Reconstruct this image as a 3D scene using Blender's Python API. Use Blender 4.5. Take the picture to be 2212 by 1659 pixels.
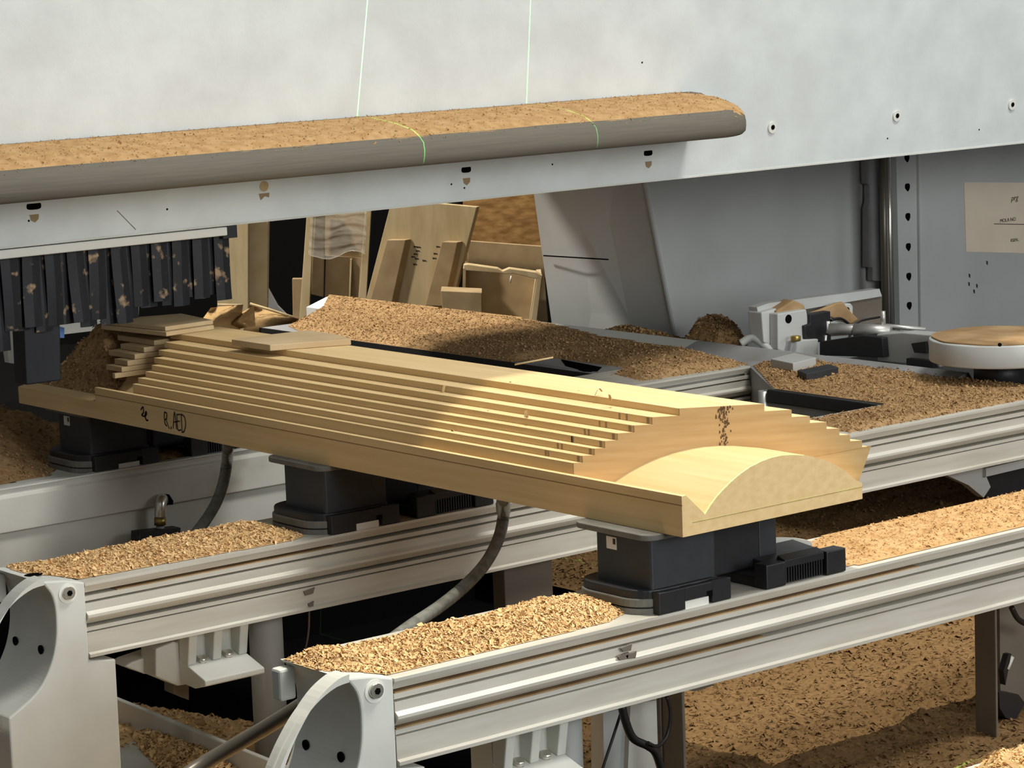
import bpy, bmesh, math, random
import numpy as np
from mathutils import Vector, Matrix
random.seed(7); rng = np.random.default_rng(7)
S = bpy.context.scene
for o in list(bpy.data.objects): bpy.data.objects.remove(o)

# ------------------------------------------------------------------ camera
F = 5836.7; YAW, PIT, ROL = 0.89531, 0.15078, -0.03774      # focal length in pixels of a 2212 px wide frame
CX, CY = 1106, 829.5
c_f = np.array([math.cos(YAW)*math.cos(PIT), math.sin(YAW)*math.cos(PIT), -math.sin(PIT)])
_r = np.array([math.sin(YAW), -math.cos(YAW), 0]); _u = np.cross(_r, c_f)
c_r = math.cos(ROL)*_r + math.sin(ROL)*_u; c_u = -math.sin(ROL)*_r + math.cos(ROL)*_u
CAM = np.array([-2.64103, -2.90581, 1.78472])
cd = bpy.data.cameras.new('camera'); cam = bpy.data.objects.new('camera', cd); S.collection.objects.link(cam)
cd.sensor_width = 36; cd.sensor_fit = 'HORIZONTAL'; cd.lens = F/2212*36; cd.clip_start = .05; cd.clip_end = 60
cam.matrix_world = Matrix(((c_r[0], c_u[0], -c_f[0], CAM[0]), (c_r[1], c_u[1], -c_f[1], CAM[1]), (c_r[2], c_u[2], -c_f[2], CAM[2]), (0, 0, 0, 1)))
S.camera = cam
def ray(px, py): return c_f + c_r*(px-CX)/F - c_u*(py-CY)/F
def P(px, py, x=None, y=None, z=None):
    """measure a point of the photograph on a known world plane"""
    d = ray(px, py)
    i, v = (0, x) if x is not None else (1, y) if y is not None else (2, z)
    return CAM + d*(v-CAM[i])/d[i]

# ------------------------------------------------------------------ light
w = bpy.data.worlds.new('World'); S.world = w; w.use_nodes = True
w.node_tree.nodes['Background'].inputs[0].default_value = (.97, .99, 1.0, 1)
w.node_tree.nodes['Background'].inputs[1].default_value = .16
def area(name, loc, target, size, power, col):
    l = bpy.data.lights.new(name, 'AREA'); l.shape = 'DISK'; l.size = size; l.energy = power; l.color = col
    o = bpy.data.objects.new(name, l); S.collection.objects.link(o); o.location = loc
    o.rotation_euler = (Vector(target)-Vector(loc)).to_track_quat('-Z', 'Y').to_euler(); return o
area('high_lamp', (.45, .655, 9.0), (.45, .655, 0), .06, 610, (1, .94, .80))
area('high_lamp', (2.0, 4.6, 7.2), (1.9, 3.4, 0), .4, 420, (1, .95, .84))
area('high_lamp', (-1.8, 4.6, 5.4), (2.6, 4.0, 1.0), .4, 360, (1, .96, .88))  # added lamp that brightens the timber behind the bed
area('fill_light', (2.1, -1.8, 6.8), (.5, .8, 1.0), 2.0, 320, (1, .985, .94))  # added fill from high in front, brightens the shaded treads
area('fill_light', (.1, -6.8, 2.7), (.8, 1.4, 1.0), 3.0, 300, (.95, .99, 1))  # added low fill for the housing and the hood face
area('fill_light', (4.6, -5.5, 3.6), (1.6, 1.6, 1.3), 2.6, 70, (.95, .99, 1))  # second added low fill, for the right side of the hood
area('fill_light', (-3.0, -5.0, 5.5), (.3, 1.0, 1.0), 3.0, 15, (.97, 1, .99))  # weak added fill from the left

S.view_settings.view_transform = 'Standard'; S.view_settings.look = 'None'
S.view_settings.exposure = 0; S.view_settings.gamma = 1; S.view_settings.use_curve_mapping = False

# ------------------------------------------------------------------ materials
def lin(r, g, b):
    return tuple(((c/255+.055)/1.055)**2.4 if c/255 > .04045 else c/255/12.92 for c in (r, g, b)) + (1,)
MATS = {}
def mat(name, col, rough=.6, metal=0, col2=None, scale=(20, 20, 20), detail=5, fac=(.35, .65), bump=0, bscale=None, alpha=1, trans=0, col3=None, s3=4, f3=(.55, .7), tint=0, spec=.5, distort=0):
    m = bpy.data.materials.new(name); m.use_nodes = True; MATS[name] = m
    nt = m.node_tree; N = nt.nodes; L = nt.links; b = N['Principled BSDF']
    b.inputs['Roughness'].default_value = rough; b.inputs['Metallic'].default_value = metal
    b.inputs['Specular IOR Level'].default_value = spec
    b.inputs['Base Color'].default_value = col
    out = None
    tc = N.new('ShaderNodeTexCoord'); mp = N.new('ShaderNodeMapping'); L.new(tc.outputs['Object'], mp.inputs[0]); mp.inputs['Scale'].default_value = scale
    if col2:
        n = N.new('ShaderNodeTexNoise'); n.inputs['Detail'].default_value = detail; n.inputs['Scale'].default_value = 1; n.inputs['Distortion'].default_value = distort
        L.new(mp.outputs[0], n.inputs['Vector'])
        r = N.new('ShaderNodeValToRGB'); r.color_ramp.elements[0].position = fac[0]; r.color_ramp.elements[1].position = fac[1]
        r.color_ramp.elements[0].color = col; r.color_ramp.elements[1].color = col2
        L.new(n.outputs['Fac'], r.inputs[0]); out = r.outputs[0]
        if col3:
            n3 = N.new('ShaderNodeTexNoise'); n3.inputs['Scale'].default_value = s3; n3.inputs['Detail'].default_value = 6
            L.new(tc.outputs['Object'], n3.inputs['Vector'])
            r3 = N.new('ShaderNodeValToRGB'); r3.color_ramp.elements[0].position = f3[0]; r3.color_ramp.elements[1].position = f3[1]
            r3.color_ramp.elements[0].color = (0, 0, 0, 1); r3.color_ramp.elements[1].color = (1, 1, 1, 1); L.new(n3.outputs['Fac'], r3.inputs[0])
            mx = N.new('ShaderNodeMix'); mx.data_type = 'RGBA'; L.new(r3.outputs[0], mx.inputs[0]); L.new(out, mx.inputs[6]); mx.inputs[7].default_value = col3
            out = mx.outputs[2]
    if tint:                                     # chips differ in colour one by one
        at = N.new('ShaderNodeAttribute'); at.attribute_name = 'tint'
        mr = N.new('ShaderNodeMapRange'); mr.inputs[3].default_value = 1-tint; mr.inputs[4].default_value = 1+tint; L.new(at.outputs['Fac'], mr.inputs[0])
        mx = N.new('ShaderNodeMix'); mx.data_type = 'RGBA'; mx.blend_type = 'MULTIPLY'; mx.inputs[0].default_value = 1
        if out: L.new(out, mx.inputs[6])
        else: mx.inputs[6].default_value = col
        L.new(mr.outputs[0], mx.inputs[7]); out = mx.outputs[2]
    if out: L.new(out, b.inputs['Base Color'])
    if bump:
        n2 = N.new('ShaderNodeTexNoise'); n2.inputs['Scale'].default_value = 1; n2.inputs['Detail'].default_value = 4
        mp2 = N.new('ShaderNodeMapping'); L.new(tc.outputs['Object'], mp2.inputs[0]); mp2.inputs['Scale'].default_value = bscale or scale
        L.new(mp2.outputs[0], n2.inputs['Vector'])
        bp = N.new('ShaderNodeBump'); bp.inputs['Strength'].default_value = bump; bp.inputs['Distance'].default_value = .004
        L.new(n2.outputs['Fac'], bp.inputs['Height']); L.new(bp.outputs[0], b.inputs['Normal'])
    if trans: b.inputs['Transmission Weight'].default_value = trans; b.inputs['IOR'].default_value = 1.25
    b.inputs['Alpha'].default_value = alpha
    return m
PINE = lin(221, 192, 142); PINE2 = lin(212, 181, 128)
mat('workpiece_wood', PINE, .55, col2=PINE2, scale=(60, 3, 90), detail=6, bump=.05, spec=.3)
mat('workpiece_cross_cut', lin(200, 168, 122), .6, col2=lin(190, 156, 108), scale=(9, 9, 120), detail=7, col3=lin(160, 124, 80), s3=7, f3=(.62, .9), spec=.2)
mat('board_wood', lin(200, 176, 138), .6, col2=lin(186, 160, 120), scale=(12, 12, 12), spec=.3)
mat('glue_seam', lin(146, 112, 66), .7)
mat('packing_wood', lin(196, 174, 136), .7, col2=lin(178, 156, 116), scale=(30, 30, 5), spec=.2)
mat('packing_wood_dark', lin(172, 148, 112), .75, col2=lin(154, 130, 96), scale=(14, 14, 14), spec=.2)
mat('chipboard', lin(178, 136, 84), .8, col2=lin(134, 98, 56), scale=(22, 22, 60), detail=8, spec=.2)
mat('sawdust', lin(222, 188, 138), .9, col2=lin(204, 166, 114), scale=(160, 160, 160), detail=4, tint=.32, spec=.1)
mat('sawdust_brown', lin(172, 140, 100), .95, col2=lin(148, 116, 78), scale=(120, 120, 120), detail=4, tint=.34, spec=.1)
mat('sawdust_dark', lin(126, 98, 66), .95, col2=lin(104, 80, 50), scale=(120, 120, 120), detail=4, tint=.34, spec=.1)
mat('sawdust_cake', lin(194, 158, 112), .95, col2=lin(174, 136, 90), scale=(40, 40, 40), spec=.1)
mat('aluminium', lin(216, 212, 200), .42, .3, col2=lin(202, 196, 182), scale=(5, 60, 60), spec=.5)
mat('aluminium_dusty', lin(196, 198, 196), .55, .25, col2=lin(176, 172, 160), scale=(9, 90, 90), col3=lin(176, 140, 92), s3=7, f3=(.6, .72))
mat('cast_white_paint', lin(208, 208, 200), .5, col2=lin(198, 197, 187), scale=(9, 9, 9), bump=.03, bscale=(60, 60, 60))
mat('hood_white_paint', lin(218, 223, 221), .45, col2=lin(207, 211, 209), scale=(9, 9, 9), detail=9, bump=.16, bscale=(60, 60, 60), col3=lin(205, 203, 190), s3=2.6, f3=(.66, .9))
mat('lip_white_paint', lin(214, 215, 208), .5, col2=lin(196, 195, 184), scale=(5, 5, 9), detail=8, bump=.10, bscale=(60, 60, 60), col3=lin(186, 178, 156), s3=6, f3=(.6, .75))
mat('machine_grey_paint', lin(186, 187, 184), .45, col2=lin(166, 167, 163), scale=(2, 2, 2), detail=6)
mat('cover_grey_paint', lin(204, 202, 192), .5, col2=lin(190, 187, 176), scale=(6, 6, 6), detail=5, col3=lin(140, 132, 114), s3=5, f3=(.6, .8))
mat('deck_grey', lin(150, 150, 150), .5, col2=lin(132, 130, 126), scale=(8, 8, 8), detail=6)
mat('dark_grey_plastic', lin(46, 48, 51), .55, col2=lin(40, 42, 44), scale=(30, 30, 30))
mat('black_plastic', lin(29, 29, 31), .5, col2=lin(24, 24, 25), scale=(40, 40, 40))
mat('black_rubber', lin(24, 26, 30), .65, col2=lin(34, 36, 40), scale=(40, 40, 6))
mat('grey_rubber', lin(112, 110, 102), .7, col2=lin(98, 95, 87), scale=(30, 30, 30))
mat('bumper_fabric', lin(112, 106, 95), .8, col2=lin(104, 99, 89), scale=(8, 300, 300), bump=.03, bscale=(600, 600, 600), spec=.2)
mat('leg_grey', lin(112, 102, 90), .6, col2=lin(100, 90, 78), scale=(8, 8, 8))
mat('chrome', lin(222, 218, 206), .28, .85)
mat('steel', lin(186, 184, 178), .4, .6)
mat('hose_clear', lin(150, 150, 142), .25, col2=lin(120, 120, 112), scale=(60, 60, 60), trans=.25)
mat('pipe_dark', lin(92, 86, 76), .35, .3)
mat('cable_black', lin(20, 19, 18), .5)
mat('plastic_film', lin(230, 226, 214), .16, alpha=.26, spec=.9, col2=lin(210, 204, 190), scale=(20, 20, 60))
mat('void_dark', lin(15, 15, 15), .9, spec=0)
mat('old_dust', lin(166, 138, 102), .95, col2=lin(140, 112, 78), scale=(14, 14, 14), detail=6, spec=.1)
mat('paper', lin(222, 206, 184), .7, col2=lin(214, 198, 176), scale=(8, 8, 8))
mat('ink', lin(44, 40, 38), .7)
mat('marker_ink', lin(38, 28, 20), .6)
mat('white_print', lin(214, 210, 204), .6)
mat('kraft_paper', lin(176, 142, 92), .8, col2=lin(150, 118, 72), scale=(8, 8, 8), bump=.2, bscale=(30, 30, 30))
mat('white_sheet', lin(222, 220, 210), .6)
mat('blue_plastic', lin(90, 128, 190), .5)
mat('brass', lin(176, 150, 84), .35, .8)
mat('stain_dark', lin(92, 66, 40), .8)
mat('stain', lin(150, 128, 96), .8)

# ------------------------------------------------------------------ builders
class MB:
    def __init__(s): s.v = []; s.f = []; s.sm = []
    def add(s, vs, fs, smooth=False):
        k = len(s.v); s.v += [tuple(map(float, p)) for p in vs]; s.f += [tuple(i+k for i in q) for q in fs]; s.sm += [smooth]*len(fs); return s
    def box(s, x0, x1, y0, y1, z0, z1):
        v = [(x, y, z) for z in (z0, z1) for y in (y0, y1) for x in (x0, x1)]
        return s.add(v, [(0, 2, 3, 1), (4, 5, 7, 6), (0, 1, 5, 4), (2, 6, 7, 3), (0, 4, 6, 2), (1, 3, 7, 5)])
    def prism(s, poly, d, smooth=False):
        """closed polygon of 3-D points swept along the vector d"""
        p = np.array(poly, float); d = np.array(d, float); n = len(p)
        nm = np.zeros(3)
        for i in range(n): nm += np.cross(p[i], p[(i+1) % n])
        if nm@d > 0: p = p[::-1]
        s.add(p, [tuple(range(n))]); s.add(p+d, [tuple(range(n))[::-1]])
        vs = list(p)+list(p+d)
        return s.add(vs, [((i+1) % n, i, n+i, n+(i+1) % n) for i in range(n)], smooth)
    def hull8(s, a, b):
        """quad a joined to quad b"""
        return s.add(list(a)+list(b), [(3, 2, 1, 0), (4, 5, 6, 7)]+[(i, (i+1) % 4, 4+(i+1) % 4, 4+i) for i in range(4)])
    def tube(s, pts, r, n=10, cap=True):
        pts = [Vector(p) for p in pts]; m = len(pts); rr = r if hasattr(r, '__len__') else [r]*m; vs = []; ref = None
        for i, p in enumerate(pts):
            t = (pts[min(i+1, m-1)]-pts[max(i-1, 0)]).normalized()
            if ref is None: ref = t.orthogonal().normalized()
            a = (ref-t*ref.dot(t)).normalized(); ref = a; b = t.cross(a)
            vs += [p+(a*math.cos(6.28319*k/n)+b*math.sin(6.28319*k/n))*rr[i] for k in range(n)]
        fs = [(i*n+k, i*n+(k+1) % n, (i+1)*n+(k+1) % n, (i+1)*n+k) for i in range(m-1) for k in range(n)]
        s.add(vs, fs, True)
        if cap: s.add(vs[:n], [tuple(range(n))[::-1]]); s.add(vs[-n:], [tuple(range(n))])
        return s
    def disc(s, c, ax, r, h, n=20):
        c = Vector(c); ax = Vector(ax).normalized(); return s.tube([c, c+ax*h], r, n)
    def build(s, name, m, parent=None, bevel=0, seg=2, kind=None):
        me = bpy.data.meshes.new(name); off = np.array(parent_loc(parent)) if parent else np.zeros(3)
        me.from_pydata([tuple(np.array(p)-off) for p in s.v], [], s.f); me.update()
        me.polygons.foreach_set('use_smooth', s.sm)
        bm = bmesh.new(); bm.from_mesh(me); bmesh.ops.remove_doubles(bm, verts=bm.verts, dist=1e-6); bmesh.ops.recalc_face_normals(bm, faces=bm.faces); bm.to_mesh(me); bm.free()
        me.materials.append(MATS[m]); o = bpy.data.objects.new(name, me); S.collection.objects.link(o)
        if parent: o.parent = parent
        if bevel:
            b = o.modifiers.new('bevel', 'BEVEL'); b.width = bevel; b.segments = seg; b.limit_method = 'ANGLE'; b.angle_limit = math.radians(40)
        if kind: o['kind'] = kind
        return o
def parent_loc(o):
    v = np.zeros(3)
    while o: v += np.array(o.location); o = o.parent
    return v
def tag(o, label, cat, group=None, kind=None):
    if label: o['label'] = label
    if cat: o['category'] = cat
    if group: o['group'] = group
    if kind: o['kind'] = kind
    return o
def thing(name, label, cat, loc=(0, 0, 0), group=None, kind=None):
    o = bpy.data.objects.new(name, None); S.collection.objects.link(o); o.location = loc; o.empty_display_size = .05
    return tag(o, label, cat, group, kind)
def copy_tree(o, parent=None):
    c = o.copy(); S.collection.objects.link(c); c.parent = parent
    for ch in list(o.children): copy_tree(ch, c)
    return c
def flat(pix, y, depth):                         # outline measured on a plane facing -Y, given thickness
    return MB().prism([P(a, b, y=y) for a, b in pix], (0, depth, 0))
def flatx(pix, x, depth):
    return MB().prism([P(a, b, x=x) for a, b in pix], (depth, 0, 0))
def smooth_path(pts, n=6):
    p = [np.array(q, float) for q in pts]; out = []
    for i in range(len(p)-1):
        a, b, c, d = p[max(i-1, 0)], p[i], p[i+1], p[min(i+2, len(p)-1)]
        for k in range(n):
            t = k/n; out.append(.5*(2*b+(c-a)*t+(2*a-5*b+4*c-d)*t*t+(3*b-a-3*c+d)*t**3))
    return out+[p[-1]]

# ------------------------------------------------------------------ sawdust
_tab = rng.random((64, 64))
def vnoise(x, y):
    xi = np.floor(x).astype(int); yi = np.floor(y).astype(int); fx = x-xi; fy = y-yi
    fx = fx*fx*(3-2*fx); fy = fy*fy*(3-2*fy); T = lambda i, j: _tab[i % 64, j % 64]
    return (T(xi, yi)*(1-fx)+T(xi+1, yi)*fx)*(1-fy)+(T(xi, yi+1)*(1-fx)+T(xi+1, yi+1)*fx)*fy
def poly_dist(poly, X, Y):
    q = np.array(poly, float)[:, :2]; n = len(q); inside = np.zeros(X.shape, bool); d = np.full(X.shape, 9.)
    for i in range(n):
        (x0, y0), (x1, y1) = q[i], q[(i+1) % n]
        c = (y0 > Y) != (y1 > Y)
        with np.errstate(divide='ignore', invalid='ignore'): inside ^= c & (X < (x1-x0)*(Y-y0)/(y1-y0)+x0)
        ex, ey = x1-x0, y1-y0; t = np.clip(((X-x0)*ex+(Y-y0)*ey)/(ex*ex+ey*ey+1e-12), 0, 1)
        d = np.minimum(d, np.hypot(X-x0-t*ex, Y-y0-t*ey))
    return np.where(inside, d, -d)
def heap(name, label, poly, z0, hmax, edge, res=.006, chips=3000, size=(.004, .009), m='sawdust', rough=.25, bumps=25, zf=None, lump=.4, cat='sawdust', parent=None, stand=.35):
    q = np.array(poly, float); x0, y0 = q[:, 0].min(), q[:, 1].min(); x1, y1 = q[:, 0].max(), q[:, 1].max()
    base = zf or (lambda X, Y: np.zeros_like(X)+z0)
    sx, sy = rng.random(2)*40
    def H(X, Y):
        d = poly_dist(poly, X, Y); t = np.clip(d/edge, 0, 1); t = t*t*(3-2*t)
        n1 = vnoise(X*bumps*.35+sx, Y*bumps*.35+sy); n2 = vnoise(X*bumps*1.6+sy, Y*bumps*1.6+sx); n3 = vnoise(X*bumps*5+sx, Y*bumps*5+sy)
        h = hmax*t*(1-lump+lump*(.7*n1+.3*n2)*1.6)+hmax*rough*(n3-.5)*.35*np.minimum(t*2, 1)
        return base(X, Y)+np.maximum(h, -.002), d
    nx, ny = max(3, int((x1-x0)/res)), max(3, int((y1-y0)/res))
    gx, gy = np.meshgrid(np.linspace(x0-.002, x1+.002, nx), np.linspace(y0-.002, y1+.002, ny), indexing='ij')
    gz, gd = H(gx, gy); keep = gd > -res*1.2; idx = -np.ones(gx.shape, int); idx[keep] = np.arange(keep.sum())
    V = np.stack([gx[keep], gy[keep], gz[keep]], 1)
    A, B, C, D = idx[:-1, :-1], idx[1:, :-1], idx[1:, 1:], idx[:-1, 1:]
    ok = (A >= 0) & (B >= 0) & (C >= 0) & (D >= 0); Q = np.stack([A[ok], B[ok], C[ok], D[ok]], 1)
    tint = [np.full(len(V), .5)]
    nb = len(Q)
    if chips:
        px = rng.uniform(x0, x1, chips*4); py = rng.uniform(y0, y1, chips*4); pz, pd = H(px, py); k = np.where(pd > 0)[0][:chips]; n = len(k)
        c = np.stack([px[k], py[k], pz[k]+rng.uniform(-.0005, .0015, n)], 1)
        yaw = rng.uniform(0, 6.283, n); tilt = rng.normal(0, stand, n); L = rng.uniform(*size, n)*np.where(rng.random(n) < .08, 1.7, 1); W = L*rng.uniform(.18, .5, n); cu = L*rng.uniform(.05, .45, n)
        u = np.stack([np.cos(yaw)*np.cos(tilt), np.sin(yaw)*np.cos(tilt), np.sin(tilt)], 1); v = np.stack([-np.sin(yaw), np.cos(yaw), rng.normal(0, .5, n)], 1)
        nn = np.cross(u, v); rows = []
        for s_, cc in ((-.5, 0.), (0., 1.), (.5, 0.)):
            for t_ in (-.5, .5):
                rows.append(c+u*(L*s_)[:, None]+v*(W*t_*(1 if cc else .6))[:, None]+nn*(cu*cc)[:, None])
        cv = np.stack(rows, 1).reshape(-1, 3); b = len(V)+np.arange(n)*6
        Q = np.concatenate([Q, np.stack([b, b+1, b+3, b+2], 1), np.stack([b+2, b+3, b+5, b+4], 1)]); V = np.concatenate([V, cv])
        tint.append(np.repeat(np.clip(rng.normal(.56, .24, n), 0, 1), 6))
    off = parent_loc(parent) if parent else np.zeros(3)
    me = bpy.data.meshes.new(name); nf = len(Q)
    me.vertices.add(len(V)); me.vertices.foreach_set('co', (V-off).astype(np.float32).ravel())
    me.loops.add(nf*4); me.loops.foreach_set('vertex_index', Q.astype(np.int32).ravel())
    me.polygons.add(nf); me.polygons.foreach_set('loop_start', np.arange(nf, dtype=np.int32)*4)
    sm = np.zeros(nf, bool); sm[:nb] = True; me.polygons.foreach_set('use_smooth', sm)
    me.update(calc_edges=True); me.validate()
    a = me.attributes.new('tint', 'FLOAT', 'POINT'); a.data.foreach_set('value', np.concatenate(tint).astype(np.float32))
    me.materials.append(MATS[m]); o = bpy.data.objects.new(name, me); S.collection.objects.link(o)
    if parent: o.parent = parent; o['kind'] = 'stuff'
    else: tag(o, label, cat, None, 'stuff')
    return o

ZB = .829                                        # top of the support beams
# ------------------------------------------------------------------ setting
MB().box(-4, 9, -4, 12, .30, .40).build('floor', 'void_dark')['kind'] = 'structure'  # near black puts the shade under the beams into the floor colour
# far hall wall, behind the stacked timber, square to the line of sight
hf = np.array([math.cos(YAW), math.sin(YAW), 0]); hr = np.array([math.sin(YAW), -math.cos(YAW), 0]); UP = np.array([0, 0, 1.])
def BG(px, py, d):                               # point at horizontal distance d from the camera along its heading
    r = ray(px, py); return CAM + r*d/(r@hf)
def back(pix, d, depth, side=0): return MB().prism([BG(a, b, d) for a, b in pix], hf*depth+hr*side)
c0 = CAM+hf*10.6
MB().prism([c0-hr*5+UP*(.3-c0[2]), c0+hr*5+UP*(.3-c0[2]), c0+hr*5+UP*(3.2-c0[2]), c0-hr*5+UP*(3.2-c0[2])], hf*.1).build('wall_back', 'void_dark')['kind'] = 'structure'

# ------------------------------------------------------------------ gantry over the bed
YH = 1.70; gantry = thing('machine_gantry', 'white painted gantry hood spanning above the workpiece with a padded bumper', 'machine', (0, YH, ZB))
def hood_y(z): return YH-(z-1.30)*.12
# front panel: leaning sheet with slots cut as dark pieces set in it
xa, xb = -1.2, 4.2
zl = 1.302
pp = [(xa, hood_y(zl), zl), (xa, hood_y(4.60), 4.60), (xa, hood_y(4.60)+.012, 4.60), (xa, hood_y(zl)+.012, zl)]
MB().prism(pp, (xb-xa, 0, 0)).build('front_panel', 'hood_white_paint', gantry, .004)
MB().prism([(xa, YH-.002, 1.302), (xa, YH+.05, 1.302), (xa, YH+.05, 1.306), (xa, YH-.002, 1.306)], (xb-xa, 0, 0)).build('panel_return', 'lip_white_paint', gantry)
# canopy added out of view; its edge shades the far half of the workpiece
can = MB(); can.box(xa, 1.25, .655, 3.0, 4.60, 4.66); can.box(1.25, xb, .895, 3.0, 4.60, 4.66); can.build('shade_canopy', 'hood_white_paint', gantry)
MB().box(xa, xb, 2.94, 3.0, 1.65, 4.60).build('rear_blocker', 'machine_grey_paint', gantry)  # unseen panel added to keep the rear lamps off bed and housing
# bumper: nose profile in YZ, end rounded in plan
def bumper():
    prof = [(0, 1.502), (-.06, 1.499), (-.14, 1.489), (-.195, 1.477), (-.222, 1.467), (-.236, 1.455), (-.2405, 1.44), (-.2405, 1.428), (-.238, 1.415), (-.228, 1.408), (-.19, 1.406), (0, 1.402)]
    m = MB(); st = []
    xs = [-1.1, 0, .6, 1.1, 1.47]+[1.47+.115*math.sin(t*math.pi/2) for t in np.linspace(.12, 1, 10)]
    for x in xs:
        t = max(0, (x-1.47)/.115); k = 1-.30*(1-math.sqrt(max(0, 1-t*t)))
        st.append([(x, hood_y(1.45)+y*k*1.0, z if y > -.1 else 1.44+(z-1.44)*(1-.30*(1-math.sqrt(max(0, 1-t*t))))) for y, z in prof])
    n = len(prof); vs = [p for s_ in st for p in s_]
    m.add(vs, [(i*n+k, i*n+(k+1) % n, (i+1)*n+(k+1) % n, (i+1)*n+k) for i in range(len(st)-1) for k in range(n)], True)
    m.add(st[0], [tuple(range(n))]); m.add(st[-1], [tuple(range(n))[::-1]])
    return m.build('bumper', 'bumper_fabric', gantry)
bump = bumper(); bump['label'] = 'grey padded bumper bar'
heap('sawdust_layer', None, [(-1.0, 1.451), (1.47, 1.451), (1.525, 1.462), (1.558, 1.48), (1.572, 1.51), (1.576, 1.56), (1.55, 1.676), (-1.0, 1.676)], 0, .0030, .03, .009, 6000, (.002, .005), 'sawdust_cake',
     zf=lambda X, Y: np.interp((Y-hood_y(1.45))/(1-.30*(1-np.sqrt(np.clip(1-np.clip((X-1.47)/.115, 0, 1)**2, 0, 1)))), [-.2405, -.222, -.195, -.14, -.06, 0], [1.45, 1.4665, 1.4765, 1.4885, 1.4985, 1.5015]), parent=gantry, stand=.3)
# slots and bolts of the hood
def on_hood(px, py):
    d = ray(px, py); n = np.array([0, 1, .12]); p0 = np.array([0, YH, 1.30]); return CAM+d*((p0-CAM)@n)/(d@n)
hn = Vector((0, -1, -.12)).normalized()
for a, b, ww in ((73, 445, .016), (1007, 366, .013), (1400, 330, .013)):
    c = on_hood(a, b); m = MB()
    m.prism([c+np.array([ww*math.copysign(abs(math.cos(t))**.6, math.cos(t)), -.0006, .007*math.copysign(abs(math.sin(t))**.6, math.sin(t))]) for t in np.linspace(0, 6.283, 16, endpoint=False)], (0, .004, 0)).build('slot', 'void_dark', gantry)
    st = on_hood(a, b+22); MB().prism([st+np.array([x, -.0004, z]) for x, z in ((-.012, .01), (.012, .01), (.010, -.006), (.002, -.012), (-.006, -.008))], (0, .003, 0)).build('rust_stain', 'stain', gantry)
c = on_hood(570, 402); MB().disc(c+np.array([0, .002, 0]), hn, .011, .003, 18).build('slot_plug', 'packing_wood', gantry)
MB().prism([on_hood(570, 421)+np.array([x, -.0004, z]) for x, z in ((-.014, .006), (.014, .006), (.012, -.006), (.002, -.003), (-.008, -.01))], (0, .003, 0)).build('rust_stain', 'stain', gantry)
for a, b in ((1667, 275), (1936, 250), (2185, 226)):
    c = on_hood(a, b); bo = MB().disc(c, hn, .0135, .004, 20).build('bolt', 'white_sheet', gantry)
    MB().disc(c+np.array([0, -.004, 0]), hn, .006, .0008, 12).build('bolt_socket', 'void_dark', bo)
for a, b in ((361, 452), (1917, 299), (2115, 280), (1387, 135), (975, 398), (340, 403), (1003, 406), (1193, 355), (62, 477)):
    MB().disc(on_hood(a, b), hn, .0022, .0006, 8).build('chip_mark', 'void_dark', gantry)
MB().tube([on_hood(253, 455)+np.array([0, -.0004, 0]), on_hood(293, 496)+np.array([0, -.0004, 0])], .0007, 6).build('scratch', 'leg_grey', gantry)
# brush rail and curtain of rubber strips behind the hood edge
yc = 1.76
MB().prism([(xa, YH-.004, 1.300), (xa, YH-.004, 1.283), (xa, YH+.012, 1.281), (xa, YH+.012, 1.300)], (.325-xa, 0, 0)).build('curtain_rail', 'white_sheet', gantry, .002)
MB().box(.318, .352, YH+.002, YH+.03, 1.276, 1.306).build('rail_end_cap', 'black_rubber', gantry)
x = -.42; i = 0
mat('strip_scuffed', lin(20, 22, 27), .6, col2=lin(30, 32, 36), scale=(60, 60, 10), col3=lin(168, 140, 108), s3=34, f3=(.61, .70), spec=.4)
while x < .322:
    wd = .034+.006*random.random(); jy = YH+.018+.010*(i % 2)+.004*random.random(); zb = 1.128+.016*random.random()-(.03 if x < -.2 else 0)+.02*(x > .1); k = random.uniform(-.006, .006)
    m = MB(); rows = []
    for z in np.linspace(1.283, zb, 7):
        t = (1.283-z)/.16; rows.append([(x+k*t, jy+.006*math.sin(i*1.7+t*2.4)*t, z), (x+wd*.5+k*t, jy-.004+.006*math.sin(i*1.7+t*2.4)*t, z), (x+wd+k*t, jy+.006*math.sin(i*1.7+t*2.4)*t, z)])
    fr = [p for r_ in rows for p in r_]; n = len(fr); bk = [(p[0], p[1]+.002, p[2]) for p in fr]
    fs = [(r_*3+q, r_*3+q+1, r_*3+q+4, r_*3+q+3) for r_ in range(6) for q in (0, 1)]
    m.add(fr, [f[::-1] for f in fs]); m.add(bk, fs)
    m.add(fr+bk, [(18, 19, n+19, n+18), (19, 20, n+20, n+19)]+[(r_*3, r_*3+3, n+r_*3+3, n+r_*3) for r_ in range(6)]+[(r_*3+2, n+r_*3+2, n+r_*3+5, r_*3+5) for r_ in range(6)])
    m.build('curtain_strip', 'strip_scuffed', gantry); x += wd*.66; i += 1

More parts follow.
